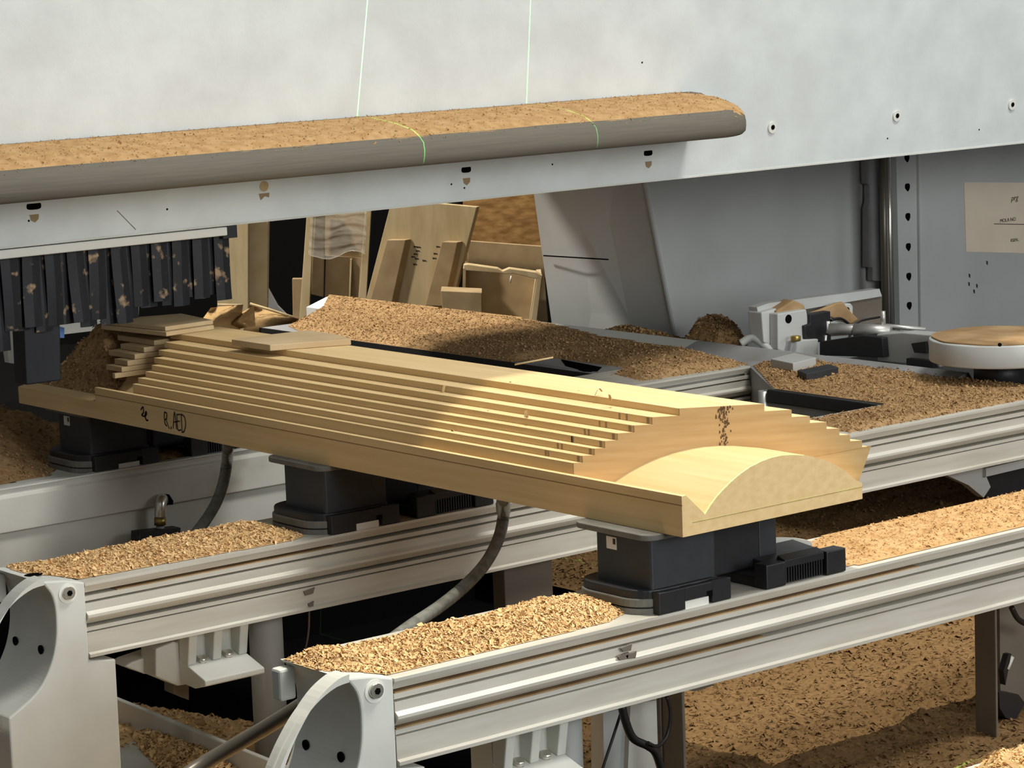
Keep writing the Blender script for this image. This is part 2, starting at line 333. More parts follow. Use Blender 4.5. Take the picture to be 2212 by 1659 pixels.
# ------------------------------------------------------------------ fixed bed behind the beams
bed = thing('machine_bed', 'grey machine bed with raised rim along the back, strewn with sawdust', 'machine bed', (1.8, 2, .40))
MB().prism([(1.602, 1.112, .74), (2.0, 1.112, .74), (2.0, 1.775, .74), (1.845, 1.775, .74), (1.63, 1.475, .74), (1.602, 1.475, .74)], (0, 0, .086)).build('deck', 'deck_grey', bed)
MB().box(1.530, 2.0, 1.775, 3.42, .74, .826).build('deck', 'deck_grey', bed, .003)
MB().box(1.524, 1.530, 1.98, 3.42, .74, .8262).build('shade_strip', 'black_plastic', bed)  # black strip stands in for the shaded gap along the deck
MB().box(2.25, 2.35, 1.12, 2.27, .40, .66).build('plinth', 'void_dark', bed)
MB().prism([(1.90, 1.2, .822), (1.975, 1.2, .845), (1.985, 1.2, .845), (2.02, 1.2, .80), (2.02, 1.2, .74), (1.90, 1.2, .74)], (0, .9, 0)).build('rim', 'deck_grey', bed)
MB().prism([(1.90, 2.1, .822), (1.975, 2.1, .845), (1.985, 2.1, .845), (2.02, 2.1, .80), (2.02, 2.1, .74), (1.90, 2.1, .74)], (0, 1.63, 0)).build('rim', 'white_sheet', bed)
MB().box(1.595, 1.612, 1.10, 1.46, .80, .830).build('slot_rail', 'black_plastic', bed, .003)
MB().box(1.585, 1.60, 1.10, 1.46, .745, .775).build('slot_rail', 'black_plastic', bed, .003)
MB().disc((1.60, 1.475, .74), (0, 0, 1), .012, .085, 14).build('slot_post', 'steel', bed)
# recess in the bed with its grey cover plate
MB().box(1.545, 1.635, 1.97, 2.27, .823, .8275).build('recess_plate', 'deck_grey', bed)
MB().prism([P(a, b, z=.8285) for a, b in ((1212, 776), (1300, 793), (1290, 802), (1262, 801), (1222, 790))], (0, 0, -.004)).build('recess', 'void_dark', bed)
# small blocks lying on the bed
def block(name, pix, z, h, m, label, cat):
    p = [P(a, b, z=z) for a, b in pix]; return tag(MB().prism(p, (0, 0, -h)).build(name, m, None, .0015), label, cat)
block('steel_block', [(1665, 775), (1713, 785), (1763, 772), (1716, 762)], .856, .032, 'machine_grey_paint', 'pale grey metal block lying on the sawdust by the bed rim', 'block')
block('dark_block', [(1722, 800), (1742, 808), (1811, 793), (1790, 786)], .852, .026, 'dark_grey_plastic', 'dark grey block half buried in sawdust nearer than the pale block', 'block')

# ------------------------------------------------------------------ support beams
prof = [(0, .829), (0, .8245), (.007, .8125), (.034, .812), (.034, .8065), (.003, .8065), (.003, .799), (.020, .7985), (.020, .7955), (.002, .795), (.002, .7815), (-.005, .7765), (-.005, .772), (.007, .7605), (.034, .760), (.034, .7550), (.003, .755), (.003, .7485), (.016, .748), (.016, .7462), (.002, .746), (.002, .713), (-.004, .7105), (-.004, .7055), (.012, .703), (.216, .703), (.216, .829)]
def extrusion(x0, x1, y, parent, m='aluminium', upto=None):
    return MB().prism([(x0, y+a, b) for a, b in prof], (x1-x0, 0, 0)).build('profile', m, parent)
ARC_R = [(-.679, .629), (-.635, .652), (-.615, .666), (-.601, .681), (-.588, .702), (-.579, .724), (-.573, .75), (-.571, .775), (-.5715, .80), (-.577, .822), (-.588, .838)]
ARC_L = [(-.588, .850), (-.606, .847), (-.632, .833), (-.655, .812), (-.675, .787), (-.690, .764), (-.703, .738), (-.711, .705), (-.710, .665), (-.699, .635), (-.679, .612)]
ARC_R = [tuple(q) for q in smooth_path([(a, b) for a, b in ARC_R], 3)]; ARC_L = [tuple(q) for q in smooth_path([(a, b) for a, b in ARC_L], 3)]
def casting(dx, y, parent):
    pl = MB().prism([(a+dx, y, b) for a, b in [(-.598, .846), (-.55, .8405), (-.515, .831), (-.515, .7005), (-.466, .694), (-.468, .42), (-.668, .42), (-.668, .634)]+ARC_R[2:]], (0, .158, 0), True).build('end_plate', 'cast_white_paint', parent, .003)
    for p in pl.data.polygons: p.use_smooth = False
    def strap(t0, t1, y0, y1, name, par):
        out = []; inn = []
        for k, (a, b) in enumerate(ARC_L):
            p, q = np.array(ARC_L[max(k-1, 0)]), np.array(ARC_L[min(k+1, len(ARC_L)-1)]); d = q-p; n = np.array([d[1], -d[0]])/np.hypot(*d)
            out.append((a+dx-n[0]*-t1, y0, b-n[1]*-t1)) if False else out.append((a+dx-abs(n[0])*t1, y0, b+n[1]*-1*t1 if n[1] < 0 else b-n[1]*t1))
            inn.append((a+dx-abs(n[0])*t0, y0, b+n[1]*-1*t0 if n[1] < 0 else b-n[1]*t0))
        n_ = len(inn); m = MB()
        for k in range(n_-1):
            f = [inn[k], inn[k+1], out[k+1], out[k]]; g = [(p[0], y1, p[2]) for p in f]; m.hull8(f, g)
        o = m.build(name, 'cast_white_paint', par); return o
    rg = strap(0, .011, y, y+.032, 'end_ring', parent)
    strap(.009, .0135, y+.013, y+.017, 'ring_ridge', rg)
    b_ = MB().disc((-.548+dx, y+.002, .820), (0, -1, 0), .0105, .010, 18).build('bolt', 'chrome', pl); MB().disc((-.548+dx, y-.008, .820), (0, -1, 0), .005, .001, 6).build('bolt_socket', 'void_dark', b_)
    MB().disc((-.548+dx, y+.002, .8185), (0, -1, 0), .0165, .0035, 20).build('bolt_seat', 'white_sheet', pl)
    for q in (.04, .125):
        MB().disc((-.5795+dx, y+q, .724), (-1, 0, 0), .0075, .003, 12).build('bolt_hole', 'void_dark', pl)
    MB().prism([(-.575+dx+.016*math.cos(t), y+.060+.012*math.sin(t), .8445) for t in np.linspace(0, 6.283, 14, endpoint=False)], (0, 0, .0008)).build('oil_hole', 'void_dark', pl)
    MB().box(-.612+dx, -.585+dx, y+.135, y+.158, .79, .836).build('corner_lug', 'cast_white_paint', parent, .004)
def bracket(x0, x1, y, parent):
    b = MB(); pf = [(y+.045, .703), (y+.045, .655), (y-.03, .632), (y-.03, .622), (y+.005, .612), (y+.10, .618), (y+.10, .703)]
    o = MB().prism([(x0, a, c) for a, c in pf], (x1-x0, 0, 0)).build('bracket', 'cast_white_paint', parent, .002)
    for k in (0, .42, .86):
        xs = x0+(x1-x0)*k; MB().prism([(xs, y+.05, .703), (xs, y+.012, .703), (xs, y+.022, .648), (xs, y+.05, .655)], ((x1-x0)*.14, 0, 0)).build('rib', 'cast_white_paint', o, .002)
    for k in (.27, .70):
        xs = x0+(x1-x0)*k; MB().disc((xs, y+.028, .648), (0, -.3, 1), .009, .010, 6).build('bolt', 'chrome', o)
    return o
# near beam
Y1 = .034
near = thing('support_beam', 'grooved aluminium support beam under the near end of the workpiece', 'beam', (0, Y1, .703), 'support beams of the machine table')
extrusion(-.513, 1.62, Y1, near); MB().box(-.51, .55, Y1+.005, Y1+.03, .8066, .8084).build('groove_dust', 'old_dust', near); MB().box(-.51, .20, Y1+.005, Y1+.03, .7551, .7568).build('groove_dust', 'old_dust', near); casting(0, Y1, near)
MB().box(-.513, 1.62, Y1+.184, Y1+.19, ZB-.001, ZB+.0015).build('top_line', 'white_sheet', near)
bracket(P(1088, 1600, y=Y1+.02)[0], P(1222, 1560, y=Y1+.02)[0], Y1, near)
MB().tube([(-.158+.02, Y1+.09, .70), (-.158+.02, Y1+.09, .40)], .027, 20).build('lift_cylinder', 'machine_grey_paint', near)
def leg(pix_l, pix_r, pix_back, y, z0, z1, parent, m='leg_grey'):
    a = P(*pix_l, y=y)[0]; b = P(*pix_r, y=y)[0]
    return MB().box(a, b, y, y+.10, z0, z1).build('leg', m, parent, .002)
MB().box(P(1481, 1550, y=Y1+.03)[0]-.006, P(1481, 1550, y=Y1+.03)[0], Y1+.03, Y1+.078, .40, .703).build('leg', 'leg_grey', near, .002)
MB().box(P(1426, 1550, y=Y1+.078)[0], P(1481, 1550, y=Y1+.03)[0], Y1+.078, Y1+.086, .40, .703).build('leg_web', 'leg_grey', near, .001)
MB().box(P(2155, 1400, y=Y1+.02)[0]-.005, P(2155, 1400, y=Y1+.02)[0], Y1+.02, Y1+.067, .40, .703).build('leg', 'leg_grey', near, .002)
MB().box(P(2160, 1400, y=Y1+.10)[0], P(2300, 1400, y=Y1+.10)[0], Y1+.10, Y1+.11, .40, .703).build('leg_web', 'leg_grey', near)
flat([(1362, 1522), (1424, 1512), (1430, 1700), (1355, 1700)], Y1+.14, .05).build('valve_box', 'cast_white_paint', near)
flat([(1303, 1540), (1350, 1530), (1354, 1700), (1305, 1700)], Y1+.15, .03).build('mounting_strip', 'machine_grey_paint', near)
flat([(1480, 1488), (1545, 1468), (1538, 1482), (1500, 1494)], Y1+.05, .06).build('tab', 'leg_grey', near)
front = thing('support_beam', 'foremost support beam, only its chip covered top showing at bottom right', 'beam', (0, -1.02, .703), 'support beams of the machine table')
extrusion(-.513, .75, -1.02, front); casting(0, -1.02, front)
MB().box(.2, .206, -.99, -.944, .40, .703).build('leg', 'leg_grey', front, .002)
# middle beam
Y2 = .895
mid = thing('support_beam', 'second grooved aluminium support beam, under the middle of the workpiece', 'beam', (0, Y2, .703), 'support beams of the machine table')
extrusion(-.502, 1.90, Y2, mid); MB().box(-.44, .0, Y2+.005, Y2+.03, .8066, .8080).build('groove_dust', 'old_dust', mid); casting(.013, Y2, mid)
bracket(P(405, 1400, y=Y2+.02)[0], P(533, 1360, y=Y2+.02)[0], Y2, mid)
MB().tube([(-.098, Y2+.09, .70), (-.098, Y2+.09, .40)], .030, 20).build('lift_cylinder', 'machine_grey_paint', mid)
flat([(337, 1402), (375, 1386), (410, 1390), (410, 1478), (385, 1482), (337, 1462)], Y2+.05, .05).build('junction_box', 'cast_white_paint', mid, .003)
flat([(285, 1430), (337, 1412), (337, 1458), (312, 1456), (270, 1440)], Y2+.09, .05).build('junction_box', 'cast_white_paint', mid, .003)
flat([(375, 1478), (408, 1474), (408, 1512), (375, 1498)], Y2+.07, .03).build('tab', 'leg_grey', mid)
xl, xr = P(1090, 1260, y=Y2+.03)[0], P(1194, 1250, y=Y2+.03)[0]
MB().box(xl, xr, Y2+.03, Y2+.066, .40, .703).build('leg', 'leg_grey', mid, .002)
for a, b, ww in ((668, 1280, .012), (672, 1308, .006)):
    c = P(a, b, y=Y2); MB().prism([c+np.array([x, -.001, z]) for x, z in ((-ww, .004), (ww, .007), (ww*.6, -.003), (-ww*.7, -.004))], (0, .004, 0)).build('gouge', 'leg_grey', mid)
for px, py in ((1352, 1402), (1362, 1418), (1345, 1420)):
    c = P(px, py, y=Y1-.004); MB().prism([c+np.array([x, -.001, z]) for x, z in ((-.010, .003), (.012, .006), (.009, -.004), (-.006, -.003))], (0, .003, 0)).build('gouge', 'leg_grey', near)
flat([(2035, 1022), (2120, 1003), (2140, 1052), (2125, 1075), (2092, 1048)], Y2+.06, .02).build('gusset', 'machine_grey_paint', mid)
flat([(2120, 1030), (2300, 990), (2300, 1055), (2132, 1078)], Y2+.10, .02).build('gusset', 'black_plastic', mid)
flat([(2130, 1012), (2300, 972), (2300, 990), (2130, 1030)], Y2+.05, .04).build('gusset', 'machine_grey_paint', mid)
# far beam, its left part behind a painted cover
Y3 = 1.755
far = thing('support_beam', 'third support beam, its left part behind a grey painted cover', 'beam', (0, Y3, .703), 'support beams of the machine table')
extrusion(.75, 1.83, Y3, far)
MB().prism([(-1.0, Y3, .829), (-1.0, Y3, .817), (-1.0, Y3-.006, .812), (-1.0, Y3-.006, .744), (-1.0, Y3+.006, .742), (-1.0, Y3+.006, .62), (-1.0, Y3+.24, .62), (-1.0, Y3+.24, .829)], (1.75, 0, 0)).build('front_cover', 'cover_grey_paint', far, .002)
MB().box(-1.0, .98, Y3+.02, Y3+.04, .40, .63).build('shade_sheet', 'void_dark', far)  # dark sheet standing in for the shade below the cover
MB().prism([(-1.0, Y3-.006, .829), (-1.0, Y3-.006, .832), (-1.0, Y3+.012, .832), (-1.0, Y3+.012, .829)], (1.6, 0, 0)).build('cover_lip', 'lip_white_paint', far)

# ------------------------------------------------------------------ vacuum pods
def rrect(x0, x1, y0, y1, r, n=6):
    pts = []
    for cx, cy, a0 in ((x1-r, y1-r, 0), (x0+r, y1-r, 90), (x0+r, y0+r, 180), (x1-r, y0+r, 270)):
        for k in range(n+1):
            a = math.radians(a0+90*k/n); pts.append((cx+r*math.cos(a), cy+r*math.sin(a)))
    return pts
def slab(pts, z0, z1): return MB().prism([(a, b, z0) for a, b in pts], (0, 0, z1-z0), False)
def make_pod():
    o = thing('vacuum_pod', 'dark vacuum pod with a white sticker, under the near corner of the workpiece', 'suction pod', (0, .034, ZB), 'vacuum pods under the fascia')
    slab(rrect(-.048, .150, .042, .212, .05, 8), .829, .838).build('foot_ring', 'grey_rubber', o)
    slab(rrect(-.048, .150, .042, .212, .05, 8), .840, .853).build('foot_ring', 'grey_rubber', o, .002)
    slab(rrect(-.044, .130, .044, .208, .045, 8), .836, .866).build('plinth', 'black_plastic', o, .003)
    b = slab(rrect(-.02, .112, .05, .175, .004, 3), .864, .942).build('body', 'dark_grey_plastic', o)
    st = MB().box(-.0206, -.0200, .127, .150, .916, .935).build('sticker', 'white_print', b)
    MB().box(-.0209, -.0206, .129, .135, .924, .933).build('sticker_mark', 'ink', b)
    slab(rrect(-.030, .122, .044, .222, .022, 6), .9405, .9499).build('suction_plate', 'grey_rubber', o, .0015)
    cl = MB(); cl.box(-.0205, .032, .0335, .05, .830, .8635); cl.box(.032, .088, .0335, .05, .8425, .8635); cl.box(.088, .127, .0335, .05, .830, .8635)
    c = cl.build('clamp', 'black_plastic', o, .0015); MB().box(.034, .082, .036, .048, .829, .841).build('slide', 'white_sheet', c)
    MB().box(.076, .088, .0332, .036, .8425, .850).build('clamp_notch', 'void_dark', c)
    return o
pod = make_pod()
p2 = copy_tree(pod); p2.location = (.011, .034+.861, ZB); p2['label'] = 'dark vacuum pod on the second beam, under the middle of the workpiece'
p3 = copy_tree(pod); p3.location = (.045, .034+1.724, ZB); p3['label'] = 'dark vacuum pod on the grey covered beam, under the far end of the workpiece'
for q in (p2,): 
    for ch in q.children:
        if ch.name.startswith('body'):
            for s_ in list(ch.children): bpy.data.objects.remove(s_)
def make_clamp_pod():
    o = thing('clamp_pod', 'black ribbed sliding clamp pod just right of the stickered pod under the near corner', 'suction pod', (.2, .034, ZB), 'sliding clamp pods')
    MB().box(.205, .376, .06, .19, .829, .846).build('base', 'black_plastic', o, .003)
    MB().box(.203, .245, .034, .062, .830, .868).build('cheek', 'black_plastic', o, .002)
    MB().box(.335, .378, .034, .062, .830, .868).build('cheek', 'black_plastic', o, .002)
    MB().prism([(.247, .038, .856), (.247, .038, .868), (.247, .055, .874), (.247, .062, .856)], (.086, 0, 0)).build('bar', 'black_plastic', o, .001)
    for k in range(15): MB().box(.249+k*.0056, .2515+k*.0056, .039, .05, .832, .856).build('rib', 'black_plastic', o)
    MB().box(.249, .334, .046, .06, .830, .857).build('rib_back', 'void_dark', o)
    MB().prism([(.247, .062, .856), (.247, .15, .866), (.247, .15, .846), (.247, .062, .846)], (.128, 0, 0)).build('cover', 'dark_grey_plastic', o, .002)
    MB().box(.16, .262, .11, .21, .846, .942).build('body', 'black_plastic', o, .002)
    MB().box(.262, .300, .11, .21, .846, .942).build('side_plate', 'dark_grey_plastic', o, .002)
    MB().disc((.36, .165, .846), (0, 0, 1), .052, .012, 28).build('turntable', 'steel', o)
    MB().box(.15, .31, .10, .22, .942, .9499).build('suction_plate', 'grey_rubber', o)
    return o
cp = make_clamp_pod()
c2 = copy_tree(cp); c2.location = (.2-.026, .034+.861, ZB); c2['label'] = 'black sliding clamp pod behind the pod on the second beam'
c3 = copy_tree(cp); c3.location = (.2+.046, .034+1.724, ZB); c3['label'] = 'black sliding clamp pod on the grey covered beam, behind a clear hose'

# ------------------------------------------------------------------ workpiece
wp = thing('stepped_workpiece', 'long pale wooden workpiece milled in steps to an arched end', 'workpiece', (.19, 1.0, .95))
basep = [(0, .95), (0, 1.012), (.008, 1.0125), (.046, .978), (.058, .990), (.070, 1.000), (.082, 1.008), (.100, 1.0185), (.120, 1.028), (.141, 1.0355), (.165, 1.041), (.185, 1.0435), (.205, 1.044), (.225, 1.0425), (.259, 1.037), (.289, 1.028), (.319, 1.0155), (.345, 1.000), (.368, .982), (.382, .976), (.382, .95)]
def skew_prism(poly, yn, yf):                    # polygon in XZ between two slanted end planes y = a + b*x
    m = MB(); n = len(poly); a = [(x, yn[0]+yn[1]*x, z) for x, z in poly]; b = [(x, yf[0]+yf[1]*x, z) for x, z in poly]
    m.add(a, [tuple(range(n))]); m.add(b, [tuple(range(n))[::-1]]); m.add(a+b, [((i+1) % n, i, n+i, n+(i+1) % n) for i in range(n)])
    return m
# the fascia is lower in a notch near the far end: base block in two lengths
skew_prism(basep, (0, 0), (1.70, 0)).build('base_block', 'workpiece_wood', wp)
lowp = [(0, .95), (0, .984)]+[(a, min(b, 1.03)) for a, b in basep[2:]]; lowp[2] = (.03, .990)
skew_prism(lowp, (1.70, 0), (2.011, 0)).build('base_block', 'workpiece_wood', wp)
XL = [.155, .119, .095, .073, .056, .042, .026, .014]; ZT = [1.106, 1.0945, 1.083, 1.072, 1.061, 1.050, 1.0395, 1.029, .99]
NE = (.2735, -.6555)
for i in range(8):
    xl_, xr_ = XL[i], .422-XL[i]; z0, z1 = ZT[i+1], ZT[i]
    poly = [(xl_, z0), (xl_, z1), (xr_, z1), (xr_, z0)] if i < 7 else [(xl_, z0), (xl_, z1), (xr_, z1), (.395, z0-.0), ]
    skew_prism(poly, NE, (1.66-.02*min(i, 4), -.12) if i else (1.66, 0)).build('step_layer', 'workpiece_wood', wp, .0004, 1)
for i in range(1, 7):
    yt = NE[0]+NE[1]*XL[i]
    for dy, wy in ((.005, .006), (.050+.016*random.random()+.005*i, .004), (.072+.02*random.random(), .003+.003*random.random())):
        MB().box(XL[i]-.0006, XL[i]+.001, yt+dy, yt+dy+wy, ZT[i+1]+.0004, ZT[i]-.0012).build('tool_mark', 'stain', wp)
# cut arch face: its own grain, a millimetre proud of the layers
arch = [(XL[7], 1.005)]
for i in range(7, -1, -1): arch += [(XL[i], ZT[i+1] if i < 7 else 1.005), (XL[i], ZT[i])]
for i in range(8): arch += [(.422-XL[i], ZT[i]), (.422-XL[i], ZT[i+1] if i < 7 else 1.03)]
arch += [(.391, .975), (.05, .975)]
skew_prism(arch, (NE[0]-.002, NE[1]), NE).build('arch_face', 'workpiece_cross_cut', wp)
dk = MB()
for j in range(110):                              # charred end mark down the face
    z = 1.104-.062*random.random()**1.5; x = .213+random.gauss(0, .0035)*(1.3-(1.104-z)*9); s_ = random.uniform(.0006, .0022)
    y = NE[0]+NE[1]*x-.0026
    dk.add([(x-s_*.5, y+.33*s_, z-s_), (x+s_*.5, y-.33*s_, z-s_*.6), (x+s_*.4, y-.26*s_, z+s_), (x-s_*.4, y+.26*s_, z+s_*1.5)], [(0, 1, 2, 3)])
dk.build('burn_mark', 'stain_dark', wp, kind='stuff')
# glue line round the block
MB().box(-.0004, .001, 0, 1.70, .9972, .9986).build('glue_line', 'glue_seam', wp)
MB().box(.020, .383, -.0004, .001, .9690, .9698).build('glue_line', 'glue_seam', wp)
# a second pair of stacked boards and the step ends past the notch, in the shade of the hood
def board(name, label, pts, z0, z1, m='board_wood', cat='board'):
    return tag(MB().prism([(p[0], p[1], z0) for p in pts], (0, 0, z1-z0)).build(name, m, None, .001), label, cat)
B2 = [P(500, 733, z=1.118), P(583, 745, z=1.118), P(758, 732, z=1.118), P(734, 723, z=1.118), P(666, 713, z=1.118), P(585, 722, z=1.118)]
board('loose_board', 'grey brown offcut board lying flat on top of the workpiece', B2, 1.1065, 1.118)
B3 = [P(357, 706, z=1.124), P(460, 691, z=1.124), P(392, 677, z=1.124), P(216, 691, z=1.124)]
for k, (a, b) in enumerate(((1.1065, 1.1150), (1.1155, 1.124))):
    sh = np.array([-.006*(1-k), -.012*(1-k), 0])
    board('loose_board', ('lower' if k == 0 else 'upper')+' of two boards stacked on the far end of the workpiece', [p+sh for p in B3], a, b)
for i in range(7):                               # ends of the far step boards
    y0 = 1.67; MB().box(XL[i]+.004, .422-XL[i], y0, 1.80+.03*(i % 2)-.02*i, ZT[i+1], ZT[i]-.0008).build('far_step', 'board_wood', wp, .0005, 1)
heap('sawdust_heap', 'dark brown sawdust mound on the far end of the workpiece', [(.03, 1.78), (.06, 1.72), (.2, 1.80), (.36, 1.84), (.37, 1.99), (.2, 2.0), (.04, 1.99)], 0, .085, .12, .006, 2500, (.004, .009), 'sawdust_brown', .4, 18, lump=.3, zf=lambda X, Y: .985+.05*np.clip(1-((X-.2)/.17)**2, 0, 1))
# marker writing on the fascia
def strokes(lines, org, ux, uz, name, m, parent, r=.0013):
    mb = MB()
    for ln in lines:
        pts = smooth_path([np.array(org)+np.array(ux)*a+np.array(uz)*b for a, b in ln], 4) if len(ln) > 2 else [np.array(org)+np.array(ux)*a+np.array(uz)*b for a, b in ln]
        for p, q in zip(pts[:-1], pts[1:]): 
            d = q-p; l = np.linalg.norm(d)
            if l < 1e-6: continue
            d /= l; nrm = np.cross(ux, uz); nrm = nrm/np.linalg.norm(nrm); sd = np.cross(nrm, d)*r; e = d*r*.6
            mb.add([p-e-sd, q+e-sd, q+e+sd, p-e+sd], [(0, 1, 2, 3)])
    return mb.build(name, m, parent)
o0 = P(357, 924, x=-.0006); uy = np.array([0, -1, 0]); uz = UP
strokes([[(.000, .030), (-.002, .02), (.0, .008), (.006, .004)], [(.0, .03), (.008, .028), (.006, .018), (.001, .016)], [(.004, .016), (.014, .0)],
         [(.020, .0), (.022, .004)], [(.028, .002), (.036, .034), (.040, .002)], [(.030, .014), (.042, .016)],
         [(.044, .03), (.044, .002), (.056, .002)], [(.044, .03), (.055, .031)], [(.044, .017), (.053, .018)], [(.058, .032), (.07, .028), (.073, .014), (.066, .0), (.058, -.002)], [(.059, .03), (.059, .0)]],
        o0, uy, uz, 'marker_writing', 'marker_ink', wp)
o1 = P(307, 912, x=-.0006)
strokes([[(-.002, .024), (.006, .03), (.007, .02), (0, .014), (.01, .012)], [(.012, .012), (.018, .018), (.016, .022), (.012, .014), (.016, .006), (.022, .006)]], o1, uy, uz, 'marker_writing', 'marker_ink', wp, .0016)

# shavings caught on the steps
def curl(c, s_, k):
    a = random.uniform(0, 6.28); pts = [c+np.array([math.cos(a)*s_*(t-.5)*1.4, math.sin(a)*s_*(t-.5)*1.4, .4*s_+.5*s_*math.sin(t*5+k)]) for t in np.linspace(0, 1, 8)]
    m = MB(); w_ = np.array([-math.sin(a), math.cos(a), .5])*s_*.16
    vs = [p-w_ for p in pts]+[p+w_ for p in pts]; m.add(vs, [(i, i+1, 9+i, 8+i) for i in range(7)], True); return m
SH = []
ORD = ['top', 'first', 'second', 'third', 'fourth', 'fifth', 'sixth', 'lowest']
for i, (px, py, lv) in enumerate(((1250, 860, 1), (1143, 890, 3), (1082, 882, 3), (1060, 900, 4), (1055, 900, 4), (981, 945, 7), (1058, 956, 7), (972, 939, 7), (1040, 952, 7), (1205, 948, 5), (1248, 933, 4), (1137, 903, 3), (962, 847, 2), (945, 862, 3), (1235, 985, 7), (1213, 985, 7), (632, 881, 7), (672, 838, 5), (1104, 840, 1), (1290, 855, 0), (1318, 865, 0))):
    c = P(px, py, z=ZT[lv])
    SH.append((lv, c[1], tag(curl(c, .010+.005*random.random(), i).build('wood_shaving', 'sawdust', None), None, 'shaving', 'shavings on the workpiece steps')))
NTH = ['nearest', 'second', 'third', 'fourth', 'fifth', 'sixth', 'seventh', 'eighth']
for lv in range(8):
    for k, (_, y_, o_) in enumerate(sorted([q for q in SH if q[0] == lv], key=lambda q: q[1])):
        o_['label'] = 'curled wood shaving on the '+(ORD[lv]+(' face' if lv == 0 else ' step' if lv == 7 else ' step down'))+' of the workpiece, '+NTH[k]+(' to' if k == 0 else ' from')+' the arched end'
a_, b_ = P(1112, 790, z=1.107), P(1195, 772, z=1.107); b_ = P(1195, 772, y=a_[1]+.09)
tag(MB().tube([a_+np.array([0, 0, .002]), P(1195, 772, z=1.118)], .0016, 6).build('wood_splinter', 'packing_wood'), 'thin straight wooden splinter sticking out from the top of the workpiece', 'splinter')

# ------------------------------------------------------------------ sawdust heaps
def zp(pix, z): return [P(a, b, z=z)[:2] for a, b in pix]
heap('sawdust_heap', 'thick pale heap of curled chips on the near beam, left of the stickered pod', [(-.598, .10), (-.585, .085), (-.545, .060), (-.50, .060), (-.3, .058), (-.10, .062), (-.035, .09), (-.042, .15), (-.06, .205), (-.14, .215), (-.30, .205), (-.45, .20), (-.53, .20), (-.594, .18)], ZB+.001, .021, .04, .004, 20000, (.0035, .008), 'sawdust', .5, 30, zf=lambda X, Y: np.interp(X, [-.6, -.55, -.515, -.505], [.847, .8415, .8325, .830]))
heap('sawdust_layer', 'flat tan layer of sawdust on the near beam, right of the ribbed clamp pod', [(.39, .058), (.8, .052), (1.6, .05), (1.6, .25), (.56, .25), (.48, .22), (.40, .13)], ZB+.001, .0035, .02, .008, 5000, (.003, .006), 'sawdust_cake', .4, 25, stand=.25)
heap('sawdust_heap', 'long low heap of chips on the second beam, left of its pod', [(-.565, .99), (-.55, .955), (-.50, .93), (-.3, .922), (-.08, .915), (-.045, .93), (-.035, 1.05), (-.06, 1.105), (-.3, 1.10), (-.5, 1.09), (-.56, 1.05)], ZB+.001, .013, .05, .0045, 9000, (.0035, .008), 'sawdust', .5, 28, zf=lambda X, Y: np.interp(X, [-.587, -.537, -.502, -.492], [.847, .8415, .8325, .830]))
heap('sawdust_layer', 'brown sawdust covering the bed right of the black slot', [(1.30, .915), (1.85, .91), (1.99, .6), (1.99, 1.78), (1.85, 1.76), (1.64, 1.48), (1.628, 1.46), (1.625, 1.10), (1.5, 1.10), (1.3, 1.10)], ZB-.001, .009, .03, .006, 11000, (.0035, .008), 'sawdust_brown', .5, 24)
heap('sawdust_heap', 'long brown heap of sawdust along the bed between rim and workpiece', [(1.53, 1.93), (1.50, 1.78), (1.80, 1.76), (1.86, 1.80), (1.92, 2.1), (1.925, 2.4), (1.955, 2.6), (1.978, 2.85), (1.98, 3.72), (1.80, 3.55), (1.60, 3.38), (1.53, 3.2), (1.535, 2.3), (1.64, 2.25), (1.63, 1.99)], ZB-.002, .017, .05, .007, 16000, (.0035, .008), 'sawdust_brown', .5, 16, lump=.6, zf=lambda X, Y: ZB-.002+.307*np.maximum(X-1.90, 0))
heap('sawdust_heap', 'rounded sawdust mound in front of the grey housing', [P(a, b, z=.83)[:2] for a, b in ((1468, 742), (1480, 725), (1530, 712), (1580, 715), (1618, 730), (1610, 752), (1540, 752))], .825, .05, .05, .008, 2500, (.005, .010), 'sawdust_brown', .5, 14, lump=.25)
heap('sawdust_heap', 'dark sawdust pile at the foot of the housing, left of the mound', [P(a, b, z=.83)[:2] for a, b in ((1282, 722), (1320, 705), (1370, 706), (1420, 716), (1478, 728), (1465, 742), (1380, 735), (1310, 730))], .825, .022, .06, .008, 2500, (.005, .010), 'sawdust_brown', .5, 20, lump=.5)
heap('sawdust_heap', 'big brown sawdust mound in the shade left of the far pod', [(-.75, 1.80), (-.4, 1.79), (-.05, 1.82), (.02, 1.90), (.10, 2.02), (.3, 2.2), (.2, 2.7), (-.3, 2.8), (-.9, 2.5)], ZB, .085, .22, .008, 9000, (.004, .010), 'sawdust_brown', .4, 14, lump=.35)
heap('sawdust_layer', 'sawdust on the grey covered beam between its two pods', [(.16, 1.78), (.75, 1.775), (.75, 1.96), (.16, 1.96)], ZB, .008, .03, .008, 2500, (.004, .009), 'sawdust_brown')
heap('sawdust_heap', 'bright fluffy sawdust in the bottom right foreground', [(-.42, -1.0), (.7, -1.0), (.7, -.805), (-.20, -.805), (-.33, -.83)], .8295, .030, .04, .006, 8000, (.005, .010), 'sawdust', .5, 30)
